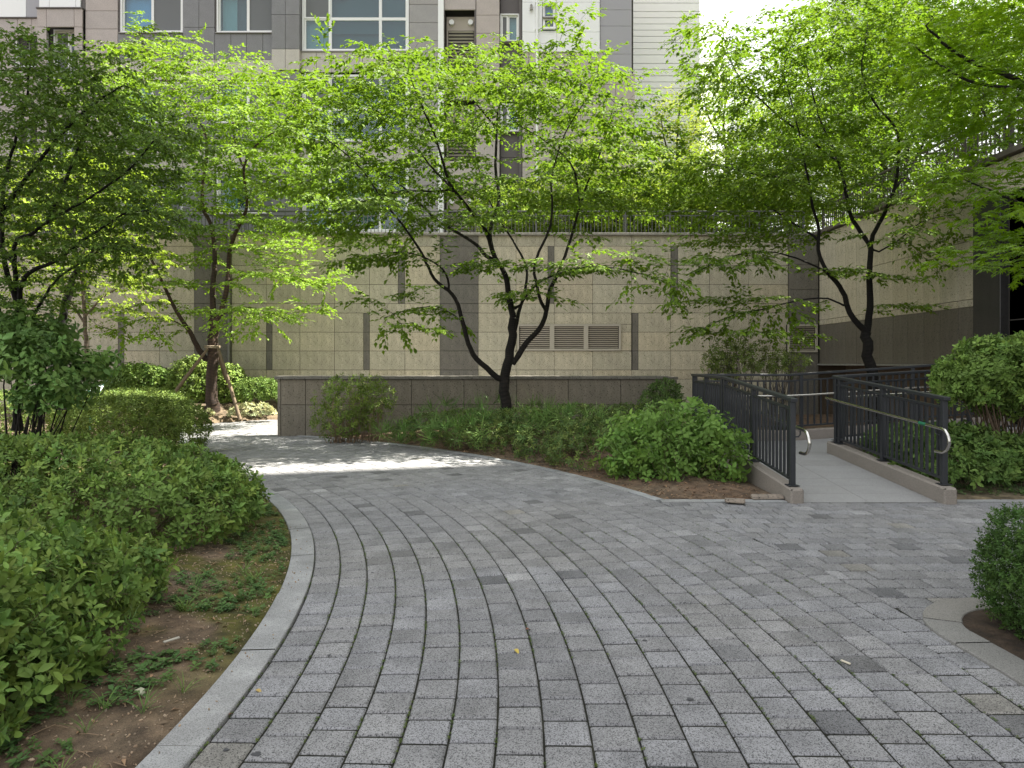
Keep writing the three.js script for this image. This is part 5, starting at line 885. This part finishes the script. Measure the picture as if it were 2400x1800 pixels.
garden('thin twigged garden tree at the top right corner', 2280, 60, 22, 190, 170, 605, LM.lit, 1100);
garden('low green garden tree behind the dark side fence', 2130, 370, 20, 170, 110, 606, LM.cherry, 1000);
garden('dark green garden tree at the far right behind the maple', 2360, 230, 19, 150, 220, 607, LM.cherry, 1000);
garden('broad green garden tree filling the gap above the side fence', 1950, 330, 30, 200, 190, 611, LM.cherry, 1000);
garden('green tree behind the fence above the left part of the wall', 130, 430, 22.7, 220, 110, 608, LM.lit, 800, { hd: 0.9 });
garden('small green tree between fence and white siding', 1700, 270, 29, 90, 120, 609, LM.bright, 400);

// ---------------------------------------------------------------- hedges and shrubs
const SP = {
  az: [3, 4, 5].map((s) => sprigGeo({ seed: s, len: 0.056, wid: 0.028, n: 8, stem: 0.055, el: [0.0, 0.95], rows: 2 })),
  azFar: [6, 7].map((s) => sprigGeo({ seed: s, len: 0.045, wid: 0.02, n: 7, stem: 0.05, el: [0, 1] })),
  broad: [8, 9, 10].map((s) => sprigGeo({ seed: s, len: 0.085, wid: 0.05, n: 6, stem: 0.1, el: [-0.1, 0.7], rows: 2, droop: 0.3 })),
  box: [11, 12].map((s) => sprigGeo({ seed: s, len: 0.02, wid: 0.012, n: 12, stem: 0.05, el: [0.0, 1.1] })),
  grass: [13, 14].map((s) => { const r = rng(s), p = []; for (let k = 0; k < 12; k++) { const a = r() * 6.3, g = leafGeo(0.17 + 0.1 * r(), 0.009, 0.1, 0.55, 2); p.push(place(g, pose(V((r() - 0.5) * 0.05, 0, (r() - 0.5) * 0.05), V(Math.cos(a) * 0.7, 0.9 + r(), Math.sin(a) * 0.7), V(-Math.cos(a), 0.8, -Math.sin(a))))); } return mergeGeometries(p); }),
  weed: [15, 16].map((s) => sprigGeo({ seed: s, len: 0.032, wid: 0.022, n: 8, stem: 0.02, el: [-0.05, 0.6] })),
};
const shadesOf = (c, tr, coat) => [0.78, 0.95, 1.12].map((k) => leafMat(c.map((x) => x * k), tr, coat));
const AZ = [0.165, 0.265, 0.055], AZD = [0.1, 0.175, 0.045], near = (p) => p.length() - p.y * 0.6;
shrub({ label: 'nearest low azalea shrub with glossy leaves in the lower left corner', seed: 701, masses: [[-3.15, 0.3, 3.35, 1.08, 0.5, 1.25], [-2.75, 0.22, 3.0, 0.72, 0.26, 0.8], [-3.0, 0.25, 4.4, 0.75, 0.26, 0.6]], count: 3300, layers: [[0.02, 1, 1], [0.12, 0.6, 0.8], [0.26, 0.4, 0.6]], sprigs: SP.az, mat: leafMat(AZ, 0.24, 0.22), singles: 240, singleMats: shadesOf(AZ, 0.24, 0.22), rank: near, bump: 0.16, size: 0.92, wild: 0.45, wood: 130, woodR: 0.004, stem: 0.09, warm: 0.38, spread: 0.38, below: -0.55 });
shrub({ label: 'broad low azalea shrub beside the mossy soil on the left', seed: 702, masses: [[-4.7, 0.3, 6.9, 2.1, 0.52, 1.5], [-3.45, 0.25, 6.3, 1.15, 0.42, 1.0], [-6.4, 0.3, 7.2, 1.6, 0.56, 1.4]], count: 7800, layers: [[0.02, 1, 1], [0.1, 0.55, 0.8]], sprigs: SP.az, mat: leafMat(AZ, 0.24, 0.22), singles: 150, singleMats: shadesOf(AZ, 0.24, 0.22), rank: near, bump: 0.12, size: 0.9, wild: 0.45, floor: 0.12, wood: 160, stem: 0.09, warm: 0.38, spread: 0.38, below: -0.5 });
shrub({ name: 'hedge', label: 'long clipped hedge on the left beyond the low shrubs', category: 'hedge', seed: 703, masses: [[-9.0, 0.45, 12.6, 3.2, 0.58, 0.9], [-6.65, 0.4, 12.4, 1.25, 0.55, 0.8], [-8.0, 0.4, 14.6, 1.2, 0.55, 1.1], [-8.8, 0.4, 16.4, 1.2, 0.55, 1.1]], count: 6500, layers: [[0.02, 1, 1], [0.1, 0.6, 0.8]], sprigs: SP.azFar, mat: leafMat([0.13, 0.19, 0.035], 0.26, 0.2), bump: 0.08, box: 0.35, size: 1.3, wood: 160, woodR: 0.006, below: -0.8 });
shrub({ label: 'tall vase shaped shrub with bare dark branches at the left edge', seed: 704, masses: [[-5.75, 1.75, 7.9, 0.42, 0.26, 0.4], [-5.2, 1.62, 7.7, 0.36, 0.24, 0.4], [-6.3, 1.85, 8.1, 0.5, 0.36, 0.5], [-4.95, 1.35, 7.8, 0.3, 0.2, 0.35], [-5.5, 1.95, 8.1, 0.36, 0.2, 0.35], [-5.1, 1.2, 7.6, 0.26, 0.14, 0.25], [-6.1, 1.4, 7.6, 0.26, 0.2, 0.3], [-4.75, 1.55, 8.0, 0.22, 0.16, 0.25]], count: 1000, layers: [[0.05, 1, 1], [0.4, 0.7, 1]], sprigs: SP.broad, mat: leafMat([0.17, 0.3, 0.075], 0.3, 0.35), bump: 0.4, size: 0.95, wild: 0.9, wood: 46, woodR: 0.014, base: [-5.7, 8.0], woodMat: std([0.05, 0.04, 0.032], 0.9, { map: T.bark }), below: -0.9, up: 0.5, spread: 0.35 });
const GH = 'leafy shrubs behind the fence on top of the wall';
[['first', -0.2], ['second', 1.7], ['third', 3.4], ['fourth', 5.2], ['fifth', 6.9], ['sixth', 8.4]].forEach(([w, x], k) => shrub({ name: 'garden_shrub', label: `bright leafy garden shrub behind the wall fence, ${w} from the middle tree`, group: GH, seed: 730 + k, masses: [[x, 6.3, 22.7, 1.1, 0.95, 0.8], [x + 0.7, 6.8, 22.9, 0.8, 0.7, 0.6]], y0: 5.4, floor: 5.4, count: 650, layers: [[0.04, 1], [0.25, 0.6]], sprigs: SP.broad, mat: leafMat([0.25, 0.36, 0.03], 0.45, 0.12), size: 1.35, wild: 0.7, bump: 0.3, wood: 14, woodR: 0.012, below: -0.9 }));
const BR = 'round shrubs at the foot of the back wall';
shrub({ label: 'rounded bush with pale top against the wall left of the staked tree', group: BR, seed: 705, masses: [[-10.6, 0.95, 20.1, 0.95, 0.55, 0.6]], count: 900, layers: [[0.02, 1], [0.2, 0.6]], sprigs: SP.broad, mat: leafMat([0.14, 0.23, 0.04], 0.26, 0.25), size: 1.1, wood: 40, woodR: 0.012, y0: 0.2, below: -0.3, splay: 0.6 });
shrub({ label: 'light green bush directly behind the staked trunk', group: BR, seed: 706, masses: [[-9.2, 0.95, 20.2, 0.7, 0.75, 0.55], [-8.2, 0.8, 20.3, 0.5, 0.7, 0.5]], count: 900, layers: [[0.02, 1], [0.2, 0.6]], sprigs: SP.broad, mat: leafMat([0.17, 0.25, 0.045], 0.26, 0.25), size: 1.05, wood: 30, woodR: 0.01, y0: 0.2, below: -0.6 });
shrub({ label: 'low green bush between the staked tree and the low wall end', group: BR, seed: 707, masses: [[-7.3, 0.7, 20.1, 0.75, 0.42, 0.6]], count: 700, layers: [[0.02, 1], [0.2, 0.6]], sprigs: SP.azFar, mat: leafMat([0.13, 0.21, 0.04], 0.26, 0.2), size: 1.8, wood: 20, y0: 0.2 });
shrub({ name: 'ground_cover', label: 'pale flowering ground cover in full sun at the foot of the staked tree', category: 'plants', seed: 708, masses: [[-8.9, 0.22, 18.9, 0.8, 0.16, 0.35], [-7.0, 0.25, 19.0, 0.6, 0.22, 0.3]], count: 700, layers: [[0.02, 1]], sprigs: SP.weed, mat: leafMat([0.42, 0.44, 0.24], 0.26, 0.1), size: 2.0, bump: 0.2, up: 0.6 });
shrub({ label: 'wispy half bare bush in front of the left part of the low wall', seed: 709, masses: [[-3.35, 0.8, 14.2, 0.62, 0.52, 0.45], [-2.85, 0.85, 14.3, 0.45, 0.45, 0.4], [-3.4, 0.4, 14.1, 0.6, 0.3, 0.4]], count: 750, layers: [[0.04, 1], [0.3, 0.8]], sprigs: SP.azFar, mat: leafMat([0.15, 0.22, 0.04], 0.26, 0.2), size: 1.25, wild: 0.8, bump: 0.25, wood: 130, woodR: 0.006, woodMat: std([0.2, 0.14, 0.09], 0.9), splay: 0.55, below: -0.9 });
shrub({ name: 'ground_cover', label: 'dense mixed ground cover filling the bed before the middle tree', category: 'plants', seed: 710, masses: [[-1.1, 0.3, 13.4, 1.1, 0.36, 0.8], [0.2, 0.32, 12.8, 1.1, 0.42, 1.0], [1.2, 0.32, 12.4, 1.2, 0.5, 1.2], [1.35, 0.28, 10.9, 0.85, 0.42, 0.9], [2.3, 0.3, 13.2, 0.9, 0.52, 1.2], [0.75, 0.24, 11.6, 0.7, 0.34, 0.7], [-0.6, 0.24, 12.9, 0.6, 0.28, 0.6]], count: 8200, layers: [[0.03, 1], [0.12, 0.5]], sprigs: SP.azFar, mat: leafMat([0.125, 0.19, 0.05], 0.26, 0.2), size: 1.05, wild: 0.6, bump: 0.22, spread: 0.45, warm: 0.45, wood: 60, floor: 0.04, below: -0.5 });
shrub({ name: 'grass_tufts', label: 'blade leaved grass tufts between the wall and the middle ground cover', category: 'grass', seed: 711, masses: [[-1.7, 0.22, 13.2, 0.9, 0.22, 0.5], [-0.6, 0.3, 12.6, 0.9, 0.28, 0.5], [0.9, 0.45, 11.9, 0.7, 0.3, 0.5], [-0.5, 0.5, 14.5, 1.5, 0.3, 0.4]], count: 380, layers: [[0.05, 1]], sprigs: SP.grass, mat: leafMat([0.12, 0.22, 0.05], 0.26, 0.2), size: 1.25, up: 0.8, wild: 0.3, bump: 0.2 });
shrub({ label: 'bright green broad leaved bush at the near end of the middle bed', seed: 712, masses: [[2.15, 0.42, 9.55, 0.74, 0.6, 0.6], [2.65, 0.38, 9.5, 0.45, 0.5, 0.5], [1.75, 0.36, 9.7, 0.45, 0.46, 0.5]], count: 820, layers: [[0.03, 1], [0.22, 0.6], [0.42, 0.4]], sprigs: SP.broad, mat: leafMat([0.19, 0.33, 0.065], 0.45, 0.2), singles: 110, singleMats: shadesOf([0.19, 0.33, 0.065], 0.45, 0.2), rank: near, size: 0.95, wood: 90, woodR: 0.005, stem: 0.12, bump: 0.28, below: -0.9, up: 0.5, wild: 0.75, splay: 0.5, spread: 0.35 });
shrub({ label: 'open twiggy bush behind the left railing against the tan wall', seed: 713, masses: [[4.35, 1.75, 13.6, 0.5, 0.42, 0.45], [5.15, 1.6, 13.6, 0.55, 0.26, 0.45], [4.0, 1.5, 13.6, 0.35, 0.35, 0.35]], count: 640, layers: [[0.05, 1], [0.45, 0.8]], sprigs: SP.azFar, mat: leafMat([0.16, 0.22, 0.05], 0.26, 0.2), size: 1.15, wild: 0.8, bump: 0.25, wood: 150, woodR: 0.007, woodMat: std([0.06, 0.045, 0.035], 0.9), splay: 0.25, below: -0.9 });
shrub({ label: 'scrubby dark bush at the end of the low wall beside the railing', seed: 714, masses: [[2.85, 0.75, 13.4, 0.45, 0.45, 0.4], [3.0, 1.0, 13.7, 0.3, 0.26, 0.3]], count: 420, layers: [[0.05, 1], [0.3, 0.6]], sprigs: SP.azFar, mat: leafMat([0.1, 0.17, 0.045], 0.26, 0.2), size: 1.25, wild: 0.8, wood: 70, woodR: 0.008, woodMat: std([0.07, 0.055, 0.045], 0.9), splay: 0.4, below: -0.9 });
shrub({ label: 'rounded bush on bare stems at the right edge behind the ramp', seed: 715, masses: [[6.35, 1.5, 9.3, 0.62, 0.36, 0.55], [6.9, 1.65, 9.5, 0.6, 0.26, 0.5], [6.0, 1.32, 9.2, 0.42, 0.28, 0.4], [6.75, 1.15, 9.4, 0.5, 0.3, 0.5]], count: 2100, layers: [[0.03, 1], [0.2, 0.6]], sprigs: SP.az, mat: leafMat(AZ, 0.26, 0.2), singles: 80, singleMats: shadesOf(AZ, 0.26, 0.2), rank: near, size: 1.15, wood: 46, woodR: 0.012, base: [6.7, 9.4], bump: 0.32, wild: 0.75, spread: 0.35, below: -0.85, woodMat: std([0.13, 0.09, 0.06], 0.9) });
shrub({ name: 'ground_cover', label: 'loose leafy ground cover right of the ramp under the rounded bush', category: 'plants', seed: 716, masses: [[5.95, 0.3, 9.4, 0.9, 0.42, 0.8], [6.7, 0.25, 9.2, 0.7, 0.36, 0.6], [5.6, 0.2, 8.75, 0.5, 0.16, 0.35], [6.0, 0.4, 10.3, 0.8, 0.26, 0.5]], count: 2200, layers: [[0.03, 1], [0.2, 0.6]], sprigs: SP.az, mat: leafMat([0.13, 0.22, 0.05], 0.26, 0.2), size: 1.2, wild: 0.6, bump: 0.22, wood: 30, floor: 0.06 });
shrub({ name: 'hedge', label: 'small clipped box hedge in the rounded kerb at the right edge', category: 'hedge', seed: 717, masses: [[3.55, 0.36, 4.0, 0.7, 0.36, 0.52], [4.6, 0.38, 3.9, 0.8, 0.36, 0.6], [3.42, 0.34, 3.5, 0.58, 0.34, 0.55]], count: 10000, layers: [[0.01, 1], [0.08, 0.7], [0.2, 0.35]], sprigs: SP.box, mat: leafMat([0.075, 0.15, 0.03], 0.3, 0.3), size: 1.1, bump: 0.06, box: 0.55, wood: 160, woodR: 0.003, splay: 0.75, below: -0.85 });

// ---------------------------------------------------------------- weeds, litter and small things
{
  const r = rng(801), weeds = [], litter = [], bits = [];
  const put3 = (list, x, D, y, s, up = 0.9) => list.push({ m: pose(V(x, y, -D), rv(r).setY(0.1), V((r() - 0.5) * (1 - up) * 2, 1, (r() - 0.5) * (1 - up) * 2), s), c: tone(r, 0.3, 0.3) });
  for (let k = 0; k < 3800; k++) { const D = 2.3 + r() * 5.5, x = -3 + r() * 2, s = insideLeft(x, D) - 0.2; if (s < 0.03 || s > 1.1 || fbm(x * 2.6, D * 2.6, 803, 3) < 0.47) continue; put3(weeds, x, D, leftH(x, D) + 0.004, 0.5 + 0.7 * r()); }
  for (let k = 0; k < 500; k++) { const D = 8.3 + r() * 1.6, x = 5.15 + r() * 2.2; put3(weeds, x, D, rightH(x, D), 0.6 + r()); }
  const w = thing('weeds', 'small creeping weeds scattered over the soil beds', 'weeds', [0, 0, 0], null, 'stuff'); instances('weed_leaves', SP.weed[0], leafMat([0.1, 0.19, 0.05], 0.35, 0.2), weeds, w);
  const tuft = []; for (let k = 0; k < 60; k++) { const D = 2.6 + r() * 4, x = -2.2 + r() * 0.7; if (insideLeft(x, D) < 0.25 || r() < 0.4) continue; put3(tuft, x, D, leftH(x, D), 0.3 + 0.3 * r()); } 
  for (const q of tuft) { q.m.multiply(new THREE.Matrix4().identity()); } if (tuft.length) instances('grass_blades', SP.grass[0], leafMat([0.13, 0.22, 0.05], 0.26, 0.2), tuft, w);
  const dead = leafGeo(0.05, 0.022, 0.35, 0.3);
  for (let k = 0; k < 1500; k++) { const D = 2.2 + r() * 6, x = -3.4 + r() * 2.4; if (insideLeft(x, D) < 0.22) continue; if (r() < 0.45) put3(litter, x, D, leftH(x, D) + 0.006, 0.35 + 0.6 * r(), 0.6); }
  for (let k = 0; k < 9000; k++) { const D = 8.2 + r() * 6.8, x = -4.6 + r() * 7.6, h = midH(x, D); if (h < 0.01) continue; put3(litter, x, D, h + 0.006, 0.4 + 0.8 * r(), 0.6); }
  const l = thing('leaf_litter', 'dry brown leaves and bits lying on the soil of the beds', 'litter', [0, 0, 0], null, 'stuff'); instances('dry_leaves', dead, std([0.26, 0.17, 0.1], 0.9, { side: THREE.DoubleSide }), litter, l);
  for (let k = 0; k < 500; k++) { const D = 2.2 + r() * 5, x = -3.2 + r() * 2; if (insideLeft(x, D) > 0.25) bits.push([x, D]); }
  for (let k = 0; k < 1400; k++) { const D = 8.2 + r() * 6, x = -4.4 + r() * 7.4; if (midH(x, D) > 0.015 && midH(x, D) < 0.2) bits.push([x, D]); }
  const b = new MB(); for (const [x, D] of bits) { const a = r() * 3.14, L = 0.03 + 0.09 * r(), h = (x > -4.8 && D > 8 ? midH(x, D) : leftH(x, D)) + 0.006; b.tube([V(x, h, -D), V(x + Math.cos(a) * L / 2, h + 0.006 * r(), -D + Math.sin(a) * L / 2), V(x + Math.cos(a) * L, h, -D + Math.sin(a) * L)], 0.0018, 3, false); }
  put('dry_twigs', b.geo(), std([0.3, 0.21, 0.13], 0.9), l);
  const cr = [], crumb = new THREE.IcosahedronGeometry(0.006, 0); for (let k = 0; k < 3500; k++) { const D = 2.3 + r() * 4.6, x = -2.9 + r() * 1.7, q = insideLeft(x, D); if (q < 0.03 || (q < 0.2 && r() < 0.9)) continue; cr.push({ m: new THREE.Matrix4().compose(V(x, q < 0.2 ? 0.018 : leftH(x, D) + 0.002, -D), new THREE.Quaternion().setFromAxisAngle(rv(r).normalize(), r() * 6), V(0.4 + r() * r() * 2, 0.3 + r() * 0.8, 0.4 + r() * r() * 1.6)), c: tone(r, 0.35, 0.2) }); }
  instances('soil_crumbs', crumb, std([0.34, 0.26, 0.18], 1), cr, l);
  // moss tufts in the joints
  const ms = []; for (let k = 0; k < 3200; k++) { const ring = (r() * 19) | 0, rr = R0 + ring * STEP, th = -0.15 + r() * 0.5; const x = C[0] + rr * Math.cos(th), D = C[1] + rr * Math.sin(th); if (D < 2.6 || D > 7 || fbm(x * 2, D * 2, 807, 3) < 0.44) continue; ms.push({ m: pose(V(x + (r() - 0.5) * 0.006, -0.003, -D), rv(r).setY(0.05), V(0, 1, 0), 0.16 + 0.22 * r() * r()), c: tone(r, 0.3, 0.3) }); }
  const mo = thing('joint_moss', 'tiny moss and weeds growing in the joints between the pavers', 'moss', [0, 0, 0], null, 'stuff'); instances('moss', SP.weed[1], leafMat([0.1, 0.15, 0.03], 0.3, 0.1), ms, mo);
}
{
  const G2 = (px, py) => { const D = F * EYE / (py - HZ); return V((px - CX) / F * D, 0, -D); };
  const gum = (px, py, s, label) => { const p = G2(px, py), t = thing('gum_spot', label, 'stain', [p.x, 0.003, p.z], 'black gum spots on the paving'), sh = new THREE.Shape(); for (let k = 0; k <= 14; k++) { const a = k / 14 * 6.283, q = s * (1 + 0.18 * Math.sin(a * 3 + px)); k ? sh.lineTo(Math.cos(a) * q, Math.sin(a) * q * 0.8) : sh.moveTo(q, 0); } put('spot', new THREE.ExtrudeGeometry(sh, { depth: 0.0015, bevelEnabled: false }).rotateX(-Math.PI / 2), std([0.06, 0.06, 0.065], 0.7), t); };
  gum(771, 1537, 0.011, 'black gum spot on a paver beside the left kerb'); gum(601, 1769, 0.02, 'largest black gum spot at the bottom left of the paving'); gum(1511, 1502, 0.013, 'black gum spot on a pale paver right of the middle'); gum(1617, 1640, 0.016, 'black gum spot on a joint at the lower right'); gum(674, 1448, 0.01, 'small black spot on the pale left kerb'); gum(530, 1759, 0.012, 'small black gum spot next to the lowest kerb joint'); gum(873, 1343, 0.01, 'small black gum spot near the inside of the curve');
  const leafThing = (px, py, label, c, s, a) => { const p = G2(px, py), t = thing('fallen_leaf', label, 'leaf', [p.x, 0.006, p.z]); t.rotation.y = a; put('blade', leafGeo(0.045 * s, 0.026 * s, 0.3, 0.3, 2), std(c, 0.8, { side: THREE.DoubleSide }), t); };
  leafThing(1205, 1524, 'small yellow leaf lying on a paver in the middle of the path', [0.5, 0.38, 0.08], 1, 0.6); leafThing(1232, 1478, 'small red brown leaf lying on a joint of the path', [0.22, 0.09, 0.05], 0.9, 2.2); leafThing(598, 1620, 'yellow brown leaf beside the left kerb', [0.42, 0.3, 0.1], 0.9, 1.2); leafThing(532, 1680, 'red brown leaf at the left kerb near the bottom', [0.3, 0.14, 0.09], 0.9, 2.8); leafThing(466, 1673, 'dry brown leaf lying on the left kerb stones', [0.28, 0.18, 0.1], 1.1, 0.2);
  const stick = (px, py, L, a, label, c, w = 0.006, h = 0.006) => { const p = G2(px, py), t = thing('wood_chip', label, 'wood chip', [p.x, h, p.z]); t.rotation.y = a; put('chip', new MB().box(V(0, 0.004, 0), L, 0.008, w * 3, undefined, 0.002).geo(), std(c, 0.85), t); };
  stick(1982, 1556, 0.055, 2.1, 'pale wood splinter lying on the pavers at the lower right', [0.62, 0.56, 0.44], 0.004); stick(402, 1522, 0.09, 0.9, 'pale wood splinter lying on the soil beside the near shrub', [0.5, 0.47, 0.4], 0.006, 0.05); { const p = G2(316, 1639), t = thing('fallen_leaf', 'pale curled leaf lying on the soil below the near shrub', 'leaf', [p.x, 0.045, p.z]); t.rotation.y = 1.1; put('blade', leafGeo(0.075, 0.04, 0.35, 0.3, 2), std([0.4, 0.4, 0.28], 0.85, { side: THREE.DoubleSide }), t); };
  // loose stones at the edge of the bed
  const rock = (px, py, w, d, h, a, label) => { const p = G2(px, py), t = thing('loose_stone', label, 'stone', [p.x, 0, p.z]); t.rotation.y = a; const g = cbox(w, h, d, 0.012).clone(), q = g.attributes.position; for (let k = 0; k < q.count; k++) { const x = q.getX(k), y = q.getY(k), z = q.getZ(k), n = 0.012 * (vnoise(x * 30 + 9, z * 30 + y * 20, 5) - 0.5) * 2; q.setXYZ(k, x + n, y + n * 0.6, z + n); } g.computeVertexNormals(); g.translate(0, h / 2 + 0.012, 0); put('stone', g, stone([0.3, 0.25, 0.2], T.granite, 0.9), t); };
  rock(1722, 1181, 0.22, 0.11, 0.045, -0.35, 'flat slanting stone lying on the paver edge before the bright bush'); rock(1797, 1172, 0.36, 0.1, 0.05, 0.03, 'long flat stone lying in the bed beside the left ramp upstand');
  // tilted sign board in the left hedge
  const s = thing('sign_board', 'small tilted pale sign board with a teal frame behind the left hedge', 'sign', at(212, 930, 14)); s.rotation.set(0, 0.2, 0);
  const pl = put('plate', boxGeo(0, 0, 0, 0.42, 0.012, 0.24, 0.004), std([0.55, 0.6, 0.58], 0.35), s); pl.position.set(0, 0.16, 0); pl.rotation.x = 0.5; const fr = new MB(); fr.box(V(0, 0.01, 0.12), 0.44, 0.02, 0.015); fr.box(V(0, 0.01, -0.12), 0.44, 0.02, 0.015); fr.box(V(0.0, 0.011, 0), 0.015, 0.02, 0.225); const f2 = put('frame', fr.geo(), std([0.05, 0.2, 0.17], 0.5), s); f2.position.copy(pl.position); f2.rotation.copy(pl.rotation); put('leg', new MB().tube([V(0, 0.15, 0), V(0, -0.9, 0.05)], 0.015, 8).geo(), std([0.05, 0.2, 0.17], 0.5), s);
}
renderer.render(scene, camera);
